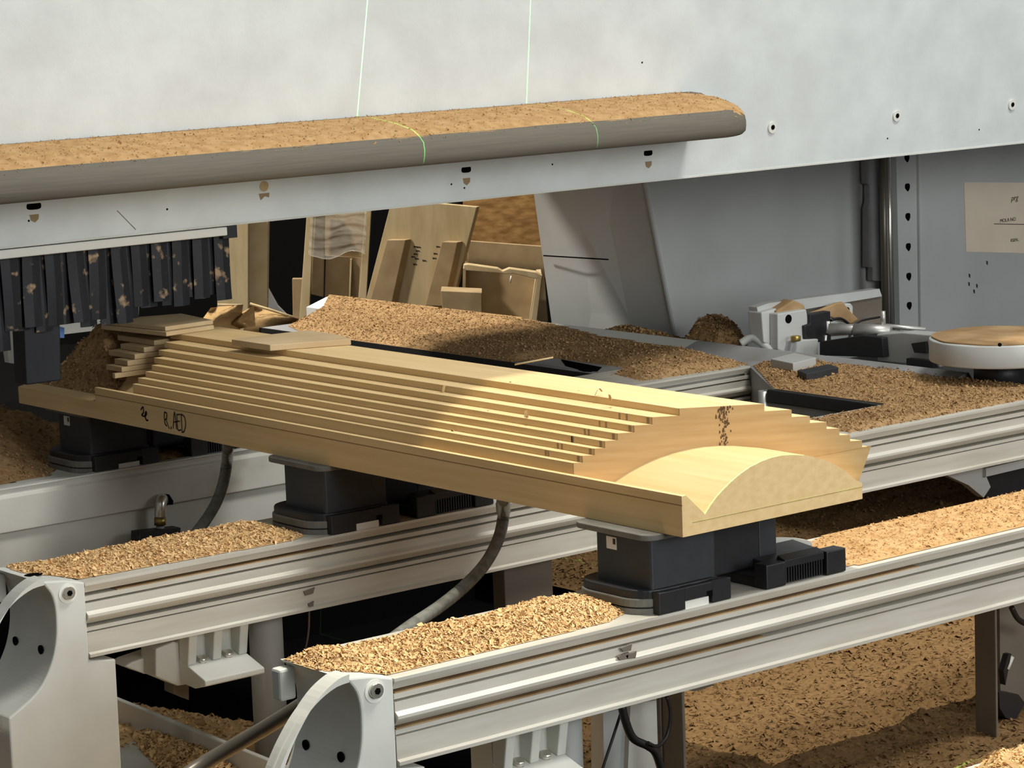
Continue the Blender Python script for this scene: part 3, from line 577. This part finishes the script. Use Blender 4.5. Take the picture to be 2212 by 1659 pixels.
# floor of the machine: broad sawdust field with hollows
def floor_z(X, Y): return .41+.055*vnoise(X*1.9+3.3, Y*1.9+8.1)+.05*np.clip((X-.1)/1.2, 0, 1)+.06*np.clip((X-1.3)/.6, 0, 1)
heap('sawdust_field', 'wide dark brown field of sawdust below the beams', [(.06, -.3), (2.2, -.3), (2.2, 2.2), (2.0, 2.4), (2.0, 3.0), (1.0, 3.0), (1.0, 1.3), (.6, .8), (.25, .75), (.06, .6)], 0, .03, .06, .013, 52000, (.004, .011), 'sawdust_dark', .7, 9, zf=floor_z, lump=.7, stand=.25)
heap('sawdust_field', 'sawdust below the left ends of the first two beams', [(-.35, .20), (.06, .20), (.08, 1.15), (.0, 1.3), (-.2, 1.6), (-.5, 1.6), (-.9, .9)], 0, .015, .05, .01, 9000, (.006, .014), 'sawdust', .8, 9, zf=lambda X, Y: .405+.04*vnoise(X*4+1, Y*4+2), lump=.6)

# ------------------------------------------------------------------ frame channels below, hoses and cables
def bar(a, b, w_, h, name, m, label, cat):
    a = np.array(a); b = np.array(b); d = (b-a)/np.linalg.norm(b-a); s_ = np.cross(d, UP); s_ /= np.linalg.norm(s_)
    q = [a-s_*w_/2, a+s_*w_/2, a+s_*w_/2-UP*h, a-s_*w_/2-UP*h]
    return tag(MB().prism(q, b-a).build(name, m, None, .003), label, cat)
bar(P(215, 1492, z=.49), P(660, 1672, z=.49), .012, .05, 'frame_channel', 'cover_grey_paint', 'grey steel channel running along the floor under the second beam', 'channel')
gp = [P(a, b, z=.448) for a, b in ((238, 1560), (330, 1553), (560, 1650), (640, 1720), (238, 1720))]
tag(MB().prism(gp, (0, 0, -.01)).build('tray', 'cover_grey_paint'), 'pale grey sheet tray dusted with chips, lower left', 'tray')
heap('sawdust_heap', 'patch of chips on the grey tray at lower left', [P(a, b, z=.449)[:2] for a, b in ((285, 1585), (330, 1575), (400, 1592), (470, 1620), (520, 1660), (480, 1700), (380, 1690), (310, 1625))], .449, .014, .04, .005, 4500, (.005, .012), 'sawdust', .6, 28, lump=.6)
def hose(pts, r, name, m, label, cat, n=12):
    o = thing(name, label, cat, tuple(np.array(pts[0]))); MB().tube(smooth_path(pts, 8), r, n).build('tube', m, o); return o
h1 = hose([P(1087, 1075, x=.03)+UP*.006, P(1087, 1080, x=.03), P(1088, 1110, y=.66), P(1078, 1160, y=.64), P(1050, 1215, y=.60), P(1005, 1265, y=.56), P(950, 1310, y=.52), P(890, 1350, y=.47), P(835, 1390, y=.42)], .0105, 'vacuum_hose', 'hose_clear', 'ribbed grey vacuum hose curving down in front of the second beam', 'hose')
c = P(1087, 1097, y=.66); MB().tube([c+UP*.009, c-UP*.009], .0125, 14).build('hose_clip', 'steel', h1)
MB().tube([P(1087, 1080, y=.66), P(1088, 1098, y=.66)], .0118, 14).build('hose_end', 'black_plastic', h1)
h2 = hose([P(492, 962, x=.03)+UP*.006, P(492, 968, x=.03), P(490, 1000, y=1.40), P(482, 1045, y=1.39), P(465, 1090, y=1.37), P(440, 1130, y=1.34), P(415, 1162, y=1.30), P(395, 1190, y=1.28)], .0108, 'vacuum_hose', 'hose_clear', 'clear vacuum hose hanging in front of the grey covered beam', 'hose')
c = P(495, 972, y=1.39); MB().tube([c+UP*.006, c-UP*.007], .0045, 10).build('hose_clip', 'chrome', h2)
hose([P(380, 1690, y=.55), P(440, 1650, y=.55), P(520, 1603, y=.52), P(590, 1562, y=.48), P(680, 1505, y=.42)], .0125, 'air_pipe', 'pipe_dark', 'dark metal pipe slanting across the lower left behind the near end ring', 'pipe')
# elbow fitting on the grey cover
fx = thing('elbow_fitting', 'chrome elbow fitting on the grey cover of the third beam', 'fitting', tuple(P(350, 1120, y=Y3-.02)))
MB().tube(smooth_path([P(352, 1082, y=Y3), P(350, 1078, y=Y3-.02), P(347, 1090, y=Y3-.03), P(346, 1118, y=Y3-.03)], 5), .0115, 14).build('elbow', 'chrome', fx)
MB().tube([P(346, 1118, y=Y3-.03), P(346, 1134, y=Y3-.03)], .0125, 6).build('nut', 'brass', fx)
MB().tube([P(346, 1134, y=Y3-.03), P(344, 1175, y=Y3-.03)], .0085, 12).build('stem', 'steel', fx)
MB().prism([P(a, b, y=Y3-.0066) for a, b in ((335, 1092), (340, 1075), (352, 1066), (365, 1068), (374, 1082), (373, 1090))], (0, -.0012, 0)).build('port', 'void_dark', fx)
flat([(300, 1150), (390, 1140), (390, 1200), (300, 1210)], Y3-.05, .03).build('socket', 'black_plastic', fx)
for a in (300, 368): MB().tube([P(a, 1150, y=Y3-.05), P(a, 1180, y=Y3-.05)], .0035, 8).build('pin', 'black_plastic', fx)
# cables below the near beam
yk = Y1+.018
tag(MB().tube(smooth_path([P(1343, 1525, y=yk), P(1352, 1560, y=yk), P(1368, 1595, y=yk), P(1400, 1612, y=yk), P(1418, 1630, y=yk), P(1436, 1690, y=yk)]), .0065, 10).build('cable', 'cable_black'), 'thick black cable hanging under the near beam beside a brown leg', 'cable')
tag(MB().tube(smooth_path([P(1440, 1505, y=yk+.01), P(1448, 1545, y=yk+.01), P(1440, 1590, y=yk+.01), P(1420, 1612, y=yk), P(1400, 1605, y=yk-.01)]), .0032, 8).build('cable', 'cable_black'), 'thin black cable looping down against the brown leg', 'cable')
tag(MB().tube(smooth_path([P(1341, 1540, y=yk+.02), P(1325, 1590, y=yk+.02), P(1305, 1650, y=yk+.02), P(1290, 1700, y=yk+.02)]), .0022, 8).build('cable', 'cable_black'), 'thin straight black cable slanting left under the near beam', 'cable')
tag(MB().tube(smooth_path([P(2185, 1312, y=Y1+.04), P(2200, 1338, y=Y1+.04), P(2225, 1350, y=Y1+.04), P(2250, 1355, y=Y1+.04)]), .005, 8).build('cable', 'cable_black'), 'black cable under the near beam at the right edge', 'cable')
tag(MB().tube(smooth_path([P(668, 1320, y=Y2+.05), P(666, 1370, y=Y2+.06), P(655, 1420, y=Y2+.07), P(640, 1460, y=Y2+.08)]), .0018, 6).build('cable', 'leg_grey'), 'thin grey wire hanging in the dark below the second beam', 'cable')
vx = thing('air_valve', 'small black air valve behind the right hand leg', 'valve', tuple(P(2180, 1520, y=Y1+.09)))
flat([(2158, 1495), (2200, 1500), (2215, 1520), (2190, 1560), (2172, 1550), (2160, 1530)], Y1+.06, .03).build('body', 'black_plastic', vx)
flat([(2172, 1480), (2185, 1412), (2178, 1414), (2168, 1450)], Y1+.06, .012).build('stem', 'black_plastic', vx)
MB().tube([P(2173, 1445, y=Y1+.065), P(2184, 1418, y=Y1+.065)], .006, 10).build('cap', 'white_sheet', vx)

# ------------------------------------------------------------------ grey housing and tower behind the bed
YR = 2.44
hs = thing('machine_housing', 'grey sheet metal housing that narrows downwards, behind the bed rim', 'housing', (2.5, YR, .6))
ct, cb = P(1395, 395, y=YR), P(1457, 712, y=YR); rt, rb = P(1885, 300, y=YR), P(1905, 660, y=YR)
up = (ct-cb)/np.linalg.norm(ct-cb); ct2 = cb+(ct-cb)*1.5; rt2 = rb+(rt-rb)*1.3; cb2 = cb-(ct-cb)*.9; rb2 = rb-(rt-rb)*.8
MB().prism([cb2, rb2, rt2, ct2], (0, .02, 0)).build('side_panel', 'machine_grey_paint', hs, .012, 3)
lb, lt = P(1192, 700, x=2.16), P(1152, 410, x=2.06)
lt2 = lb+(lt-lb)*1.5; lb2 = lb-(lt-lb)*.9
MB().prism([lb2, cb2+np.array([.004, .012, 0]), ct2+np.array([.004, .012, 0]), lt2], (.02, .01, 0)).build('front_panel', 'machine_grey_paint', hs)
q0, q1 = P(1176, 552, x=2.10), P(1316, 560, x=2.13)
MB().tube([q0+np.array([-.003, 0, 0]), q1+np.array([-.006, -.003, 0])], .002, 6).build('seam', 'void_dark', hs)
MB().prism([P(a, b, y=YR-.004) for a, b in ((1870, 400), (1887, 400), (1887, 432), (1870, 430))], (0, .006, 0)).build('tab', 'white_sheet', hs)
flat([(1870, 330), (1912, 325), (1912, 608), (1885, 606), (1885, 578), (1874, 577), (1874, 450), (1878, 436), (1878, 400), (1872, 396)], YR-.03, .02).build('slide_plate', 'deck_grey', hs)
tw = thing('machine_tower', 'grey tower panel with a row of dark keyholes at the right', 'machine', (3.1, 2.3, .4))
YT = 2.30
flat([(1934, 250), (1985, 250), (1992, 760), (1945, 760)], YT, .02).build('perforated_strip', 'machine_grey_paint', tw)
flat([(1985, 250), (2330, 200), (2330, 760), (1991, 760)], YT-.012, .03).build('panel', 'machine_grey_paint', tw, .006, 3)
for a, b in ((1959, 341), (1960, 404), (1961, 468), (1962, 533), (1963, 597), (1964, 660)):
    c = P(a, b, y=YT); MB().prism([c+np.array([x, -.0006, z]) for x, z in ((-.010, .006), (-.006, .010), (.006, .010), (.010, .006), (.010, -.002), (.006, -.010), (.001, -.013), (-.005, -.008), (-.010, -.002))], (0, .004, 0)).build('keyhole', 'void_dark', tw)
for a, b in ((2094, 596), (2093, 614), (2110, 618), (2104, 630), (2132, 568)):
    c = P(a, b, y=YT-.0125); MB().prism([c+np.array([x, -.0004, z]) for x, z in ((-.003, .007), (.004, .004), (.003, -.006), (-.002, -.003))], (0, .001, 0)).build('chip_mark', 'ink', tw)
for px0, px1, r_, m_ in ((1906, 1914, .010, 'pipe_dark'), (1918, 1927, .007, 'chrome')):
    tag(MB().tube([P(px0, 300, y=YT-.004), P(px1-1, 720, y=YT-.004)], r_, 12).build('guide_rod', m_), ('dull brown' if m_ == 'pipe_dark' else 'bright polished')+' vertical guide rod beside the keyhole strip', 'rod')
# paper notice
pn = thing('paper_notice', 'white paper notice with dark lettering on the grey tower panel', 'notice', tuple(P(2150, 470, y=YT-.014)))
MB().prism([P(a, b, y=YT-.0135) for a, b in ((2083, 394), (2300, 395), (2300, 549), (2087, 544))], (0, .0012, 0)).build('sheet', 'paper', pn)
def text(s_, px, py, hpx, name, shear=0):
    cu = bpy.data.curves.new(name, 'FONT'); cu.body = s_; cu.size = hpx/F*5.9*1.35; cu.shear = shear; cu.extrude = .0002
    t = bpy.data.objects.new(name, cu); S.collection.objects.link(t); bpy.context.view_layer.update()
    me = bpy.data.meshes.new_from_object(t.evaluated_get(bpy.context.evaluated_depsgraph_get())); bpy.data.objects.remove(t)
    o = bpy.data.objects.new(name, me); S.collection.objects.link(o); me.materials.append(MATS['ink']); o.parent = pn
    o.location = Vector(P(px, py, y=YT-.0142))-pn.location; o.rotation_euler = (math.pi/2, 0, 0); return o
text('prg', 2184, 434, 17, 'lettering', .25); text('MOLA NO', 2160, 481, 11, 'lettering'); text('RSEN..', 2183, 523, 10, 'lettering')
MB().prism([P(a, b, y=YT-.014) for a, b in ((2147, 483), (2300, 485), (2300, 486.5), (2147, 484.5))], (0, .0004, 0)).build('underline', 'ink', pn)

# pneumatic stop arm and round guard in front of the tower
YA = 1.86
arm = thing('stop_arm', 'white bracket arm with black valve and metal cylinder behind the bed rim', 'machine arm', tuple(P(1740, 760, y=YA)))
flat([(1635, 664), (1660, 655), (1900, 624), (1905, 640), (1740, 668), (1690, 680), (1640, 690)], YA+.05, .03).build('beam_top', 'machine_grey_paint', arm)
flat([(1740, 664), (1905, 636), (1905, 720), (1740, 730)], YA+.055, .02).build('beam_web', 'leg_grey', arm)
flat([(1645, 675), (1678, 666), (1680, 752), (1650, 740)], YA+.03, .05).build('end_plate', 'machine_grey_paint', arm, .003)
flat([(1680, 678), (1742, 668), (1746, 690), (1746, 758), (1700, 764), (1681, 756)], YA, .03).build('mount_plate', 'machine_grey_paint', arm, .003)
c = P(1703, 689, y=YA); MB().disc(c, (0, -1, 0), .011, .001, 16).build('plate_hole', 'void_dark', arm)
flat([(1790, 664), (1838, 655), (1843, 662), (1843, 700), (1790, 700)], YA+.02, .02).build('mount_plate', 'machine_grey_paint', arm, .003)
c = P(1830, 670, y=YA+.02); MB().disc(c, (0, -1, 0), .008, .001, 14).build('plate_hole', 'void_dark', arm)
flat([(1750, 680), (1794, 672), (1796, 742), (1785, 740), (1740, 732), (1738, 704), (1750, 700)], YA-.01, .05).build('valve', 'black_plastic', arm, .002)
flatx([(1770, 738), (1860, 725), (1905, 730), (1908, 772), (1770, 768)], 2.07, .05).build('valve', 'black_plastic', arm, .002)
MB().tube([P(1790, 711, y=1.80), P(1880, 712, y=1.72)], .0135, 16).build('cylinder', 'steel', arm)
MB().tube([P(1845, 713, y=1.75), P(1925, 716, y=1.67)], .0165, 16).build('cylinder_head', 'steel', arm)
MB().tube([P(1915, 717, y=1.68), P(2015, 724, y=1.58)], .006, 12).build('piston_rod', 'chrome', arm)
MB().tube([P(1870, 700, y=1.74), P(2000, 712, y=1.62)], .006, 10).build('tie_rod', 'steel', arm)
MB().tube([P(1908, 702, y=1.69), P(1907, 672, y=1.69)], .0065, 12).build('fitting', 'steel', arm)
MB().tube([P(1789, 694, y=YA-.012), P(1788, 720, y=YA-.012)], .0045, 10).build('fitting', 'white_sheet', arm)
MB().tube([P(1784, 724, y=YA-.012), P(1780, 768, y=YA-.012)], .004, 10).build('fitting', 'steel', arm)
MB().tube(smooth_path([P(1795, 692, y=YA-.01), P(1815, 688, y=YA-.01), P(1833, 700, y=YA-.01), P(1838, 720, y=YA-.01), P(1825, 745, y=YA-.01)]), .0035, 8).build('air_line', 'cable_black', arm)
MB().tube(smooth_path([P(1842, 706, y=YA-.01), P(1860, 693, y=YA-.01), P(1900, 685, y=YA-.01)]), .0028, 8).build('air_line', 'cable_black', arm)
flat([(1750, 676), (1775, 668), (1805, 655), (1822, 652), (1838, 672), (1856, 690), (1840, 702), (1790, 684)], YA+.015, .012).build('sawdust_cake', 'old_dust', arm, .004)
flat([(1678, 672), (1715, 648), (1738, 658), (1742, 672), (1680, 682)], YA+.02, .04).build('sawdust_cake', 'old_dust', arm, .004)
flatx([(1893, 722), (1950, 718), (2030, 725), (2030, 794), (1895, 780)], 2.09, .05).build('guard_mount', 'machine_grey_paint', arm, .003)
flatx([(1968, 742), (1998, 738), (2002, 764), (1975, 762)], 2.08, .012).build('valve', 'black_plastic', arm)
flatx([(1958, 774), (2015, 780), (2015, 796), (1958, 790)], 2.075, .02).build('valve', 'black_plastic', arm)
flat([(1711, 736), (1768, 732), (1768, 768), (1705, 768)], YA-.02, .03).build('valve_block', 'machine_grey_paint', arm, .003)
c = P(1719, 737, y=YA-.03); MB().disc(c, (0, 0, 1), .013, .014, 14).build('knob', 'brass', arm, .003)
tag(MB().tube(smooth_path([P(1600, 742, y=1.95), P(1625, 730, y=1.93), P(1650, 745, y=1.90), P(1675, 765, y=1.88)]), .010, 12).build('hose_stub', 'machine_grey_paint'), 'short grey hose stub beside the sawdust mound', 'hose')
tag(MB().tube(smooth_path([P(1620, 728, y=1.95), P(1650, 728, y=1.93), P(1672, 748, y=1.90), P(1705, 768, y=1.88)]), .005, 10).build('hose_stub', 'cable_black'), 'thin black hose running to the foot of the white mounting plate', 'hose')
gd = thing('round_guard', 'large round grey guard plate topped with caked sawdust at the right', 'guard', tuple(P(2150, 780, z=.87)))
gc = P(2160, 722, z=.935); R_ = .16
rr = [(gc[0]+R_*math.cos(t), gc[1]+R_*math.sin(t)) for t in np.linspace(0, 6.283, 48, endpoint=False)]
MB().prism([(a, b, .878) for a, b in rr], (0, 0, .052), True).build('disc', 'machine_grey_paint', gd, .004)
rr2 = [(gc[0]+R_*.955*math.cos(t)*(1+.02*math.sin(9*t)), gc[1]+R_*.955*math.sin(t)*(1+.02*math.sin(7*t))) for t in np.linspace(0, 6.283, 60, endpoint=False)]
MB().prism([(a, b, .930) for a, b in rr2], (0, 0, .004), True).build('sawdust_cake', 'old_dust', gd)
MB().disc((gc[0], gc[1], .82), (0, 0, 1), .06, .058, 20).build('hub', 'black_plastic', gd)
c = P(2154, 744, y=gc[1]-R_+.004); MB().disc(c+np.array([0, -.006, 0]), (-.3, -1, 0), .004, .004, 10).build('bolt', 'void_dark', gd)
MB().box(2.03, 2.9, .9, 2.27, .66, .70).build('rear_shelf', 'black_plastic', bed)

# ------------------------------------------------------------------ timber and packing behind the bed
def leaning(name, pix, d, t, m, label, cat): return tag(back(pix, d, t).build(name, m, None, .002), label, cat)
lo = 780
D0 = 8.9
bb = thing('plywood_board', 'tan board with two battens leaning behind the bed rim', 'board', tuple(BG(900, lo, D0)))
back([(846, 430), (1030, 447), (944, lo), (756, lo)], D0, .02, .010).build('panel', 'packing_wood', bb, .002)
for q in ([(862, 518), (884, 518), (852, 662), (798, 654)], [(955, 522), (996, 523), (966, 662), (918, 660)]):
    q = [(q[0][0]-26, q[0][1]), (q[1][0], q[1][1]), (q[2][0], q[2][1]), (q[3][0], q[3][1])] if q[0][0] == 862 else q
    q = [(x-8*(i in (1, 2)), y) for i, (x, y) in enumerate(q)]
    back(q, D0-.028, .026, .019).build('batten', 'packing_wood_dark', bb, .002)
mk = MB()
for a, b in ((897, 532), (904, 533), (902, 541), (897, 548), (892, 554), (900, 558), (896, 570), (946, 532), (940, 547), (938, 557), (916, 562)):
    p = [BG(a+x, b+y, D0-.001) for x, y in ((-4, -1), (4, 0), (6, 3), (1, 2), (-3, 3))]; mk.add(p, [(0, 1, 2, 3, 4)])
mk.build('pen_mark', 'ink', bb, kind='stuff')
pk = thing('wrapped_pack', 'bundle of boards wrapped in clear plastic film behind the bed', 'pack', tuple(BG(720, lo, 9.2)))
back([(664, 440), (679, 440), (663, lo), (640, lo)], 9.15, .03).build('side_board', 'packing_wood', pk, .002)
back([(790, 440), (803, 440), (784, lo), (764, lo)], 9.15, .03).build('side_board', 'packing_wood', pk, .002)
back([(678, 440), (702, 440), (698, 642), (672, 636)], 9.2, .03).build('slat', 'packing_wood_dark', pk, .002)
back([(704, 552), (792, 558), (775, lo), (698, lo)], 9.26, .02).build('panel', 'packing_wood_dark', pk)
back([(700, 440), (795, 440), (792, 556), (702, 552)], 9.27, .02).build('panel', 'packing_wood_dark', pk)
back([(756, 560), (760, 560), (756, 655), (753, 655)], 9.24, .02).build('slat', 'packing_wood', pk)
fm = MB(); n1, n2 = 26, 14; fv = []
for i in range(n1):
    for j in range(n2):
        u_, v_ = i/(n1-1), j/(n2-1); px = 672+v_*122-u_*6; py = 440+u_*(112+8*math.sin(v_*6)); fv.append(BG(px+random.uniform(-1, 1), py+2.5*math.sin(j*.7+i*.4)+random.uniform(-1.5, 1.5), 9.12+.012*((i*7) % 5)/5*random.uniform(.3, 1)))
fm.add(fv, [(i*n2+j, i*n2+j+1, (i+1)*n2+j+1, (i+1)*n2+j) for i in range(n1-1) for j in range(n2-1)], True); fm.build('plastic_film', 'plastic_film', pk)
cr = thing('open_crate', 'open brown wooden crate with a bowed front edge behind the bed', 'crate', tuple(BG(1085, lo, 8.9)))
back([(1002, 572), (1010, 571), (1075, 580), (1085, 586), (1100, 580), (1158, 588), (1172, 596), (1160, 603), (1110, 591), (1090, 592), (1078, 590), (1002, 584)], 8.75, .05).build('front_edge', 'packing_wood', cr, .002)
back([(1160, 598), (1171, 597), (1150, lo), (1134, lo)], 8.75, .22).build('side_board', 'packing_wood', cr, .002)
back([(1000, 580), (1165, 595), (1150, lo), (1000, lo)], 8.97, .02).build('back_panel', 'packing_wood_dark', cr)
back([(1000, 580), (1006, 580), (1003, lo), (996, lo)], 8.75, .22).build('side_board', 'packing_wood_dark', cr)
MB().tube([BG(1104, 596, 8.74), BG(1102, 611, 8.74)], .0025, 6).build('nail', 'white_sheet', cr)
sb = [(952, 628), (1041, 632), (1041, lo), (965, lo)]
leaning('small_box', sb, 8.55, .12, 'packing_wood_dark', 'small closed brown box standing in front of the open crate', 'box')
leaning('plank', [(1010, 520), (1172, 532), (1190, lo), (1010, lo)], 9.05, .02, 'packing_wood_dark', 'wide brown plank upright behind the open crate', 'plank')
leaning('chipboard_sheet', [(1000, 380), (1185, 380), (1185, 600), (1000, 600)], 9.2, .02, 'chipboard', 'rough orange brown chipboard sheet at the back under the hood', 'board')
leaning('post', [(472, 440), (536, 440), (536, lo), (468, lo)], 8.75, .06, 'packing_wood', 'wide pale wooden post left of the dark gap', 'post')
leaning('post', [(537, 440), (580, 440), (575, lo), (538, lo)], 8.83, .06, 'board_wood', 'narrower tan wooden post right of the wide pale one', 'post')
leaning('batten', [(631, 602), (655, 602), (650, lo), (634, lo)], 9.3, .03, 'packing_wood_dark', 'short batten standing left of the wrapped pack', 'batten')
leaning('metal_sheet', [(578, 620), (600, 660), (640, 700), (640, lo), (560, lo)], 9.0, .02, 'deck_grey', 'grey panel corner low between posts and wrapped pack', 'panel')
# crumpled kraft packaging by the curtain
kp = thing('kraft_packaging', 'crumpled brown kraft packaging and torn box flap past the far end', 'packaging', tuple(BG(560, 720, 7.7)))
def crumple(pix, d, m, name, amp=.02):
    n = 10; a, b, c_, e = [np.array(q, float) for q in pix]; vs = []
    for i in range(n):
        for j in range(n):
            u_, v_ = i/(n-1), j/(n-1); q = a*(1-u_)*(1-v_)+b*u_*(1-v_)+c_*u_*v_+e*(1-u_)*v_; vs.append(BG(q[0], q[1], d+amp*math.sin(5*u_+3*v_+2*math.sin(4*v_))+.35*amp*random.random()))
    fs = [(i*n+j, i*n+j+1, (i+1)*n+j+1, (i+1)*n+j) for i in range(n-1) for j in range(n-1)]; k = len(vs); bk = [p+hf*.006 for p in vs]
    mb = MB(); mb.add(vs, fs, True); mb.add(bk, [f[::-1] for f in fs], True); return mb.build(name, m, kp)
crumple(((455, 665), (525, 658), (515, 735), (400, 740)), 7.55, 'kraft_paper', 'paper_sheet', .05)
crumple(((540, 656), (645, 690), (640, 740), (520, 735)), 7.75, 'kraft_paper', 'box_flap', .03)
crumple(((500, 688), (548, 660), (552, 705), (505, 712)), 7.6, 'kraft_paper', 'torn_flap', .04)
MB().tube([BG(540, 656, 7.74), BG(590, 671, 7.74), BG(645, 689, 7.74)], .004, 6).build('flap_edge', 'packing_wood', kp)
MB().tube([BG(470, 658, 7.54), BG(524, 659, 7.54)], .003, 6).build('flap_edge', 'packing_wood', kp)
tag(back([(562, 702), (600, 700), (620, 716), (620, lo), (556, lo), (556, 716)], 7.75, .10).build('grey_bin', 'deck_grey', None, .006), 'blue grey corner of a bin behind the loose offcut board', 'bin')
# pale sheet and dark post seen at the left edge, behind the curtain
tag(flat([(10, 715), (54, 706), (58, 790), (20, 784)], 2.35, .02).build('white_panel', 'white_sheet'), 'white panel glimpsed at the left edge below the curtain', 'panel')
tag(flat([(-40, 560), (300, 560), (300, 700), (225, 712), (140, 722), (-40, 740)], 3.4, .02).build('pale_screen', 'white_sheet'), 'pale screen glimpsed through gaps at the foot of the curtain', 'screen')
tag(flat([(52, 700), (130, 692), (133, 822), (58, 832)], 1.735, .05).build('hanging_flap', 'black_rubber', None, .003), 'black rubber flap hanging beside the far end of the workpiece', 'flap')
tag(flat([(128, 705), (139, 708), (139, 730), (130, 730)], 1.80, .01).build('blue_tag', 'blue_plastic'), 'small blue plastic tag beside the hanging black flap', 'tag')
tag(flat([(-30, 1258), (45, 1252), (30, 1285), (-30, 1310)], Y2+.24, .05).build('black_coupling', 'black_plastic', None, .004), 'black coupling behind the end ring of the second beam', 'coupling')

# ------------------------------------------------------------------ laser positioning lamps: each projects one thin green plane of light
def laser(name, loc, nrm, power, wd=.00065, cone=1.2, down=(0, 0, -1)):
    l = bpy.data.lights.new(name, 'SPOT'); l.shadow_soft_size = 0; l.spot_size = cone; l.spot_blend = .3; l.energy = power; l.color = (.12, 1, .16)
    o = bpy.data.objects.new(name, l); S.collection.objects.link(o); o.location = loc
    z = -Vector(down).normalized(); x_ = Vector(nrm).normalized(); x_ = (x_-z*x_.dot(z)).normalized(); y_ = z.cross(x_); o.matrix_world = Matrix.Translation(loc) @ Matrix((x_, y_, z)).transposed().to_4x4()
    l.use_nodes = True; nt = l.node_tree; em = nt.nodes['Emission']; tc = nt.nodes.new('ShaderNodeTexCoord'); sp = nt.nodes.new('ShaderNodeSeparateXYZ'); nt.links.new(tc.outputs['Normal'], sp.inputs[0])
    ab = nt.nodes.new('ShaderNodeMath'); ab.operation = 'ABSOLUTE'; nt.links.new(sp.outputs['X'], ab.inputs[0])
    lt_ = nt.nodes.new('ShaderNodeMath'); lt_.operation = 'LESS_THAN'; lt_.inputs[1].default_value = wd; nt.links.new(ab.outputs[0], lt_.inputs[0]); nt.links.new(lt_.outputs[0], em.inputs['Strength'])
    return o
laser('laser_lamp', (.645+.08*.83, .5, 2.33), (1, 0, -.08), 420, down=(-.06, .8, -.75), wd=.0008)
laser('laser_lamp', (1.10, .5, 2.33), (1, 0, 0), 240, down=(0, .8, -.6), wd=.0008)
laser('laser_lamp', (.2, .0008, 2.5), (0, 1, 0), 500, wd=.0013, cone=.45)
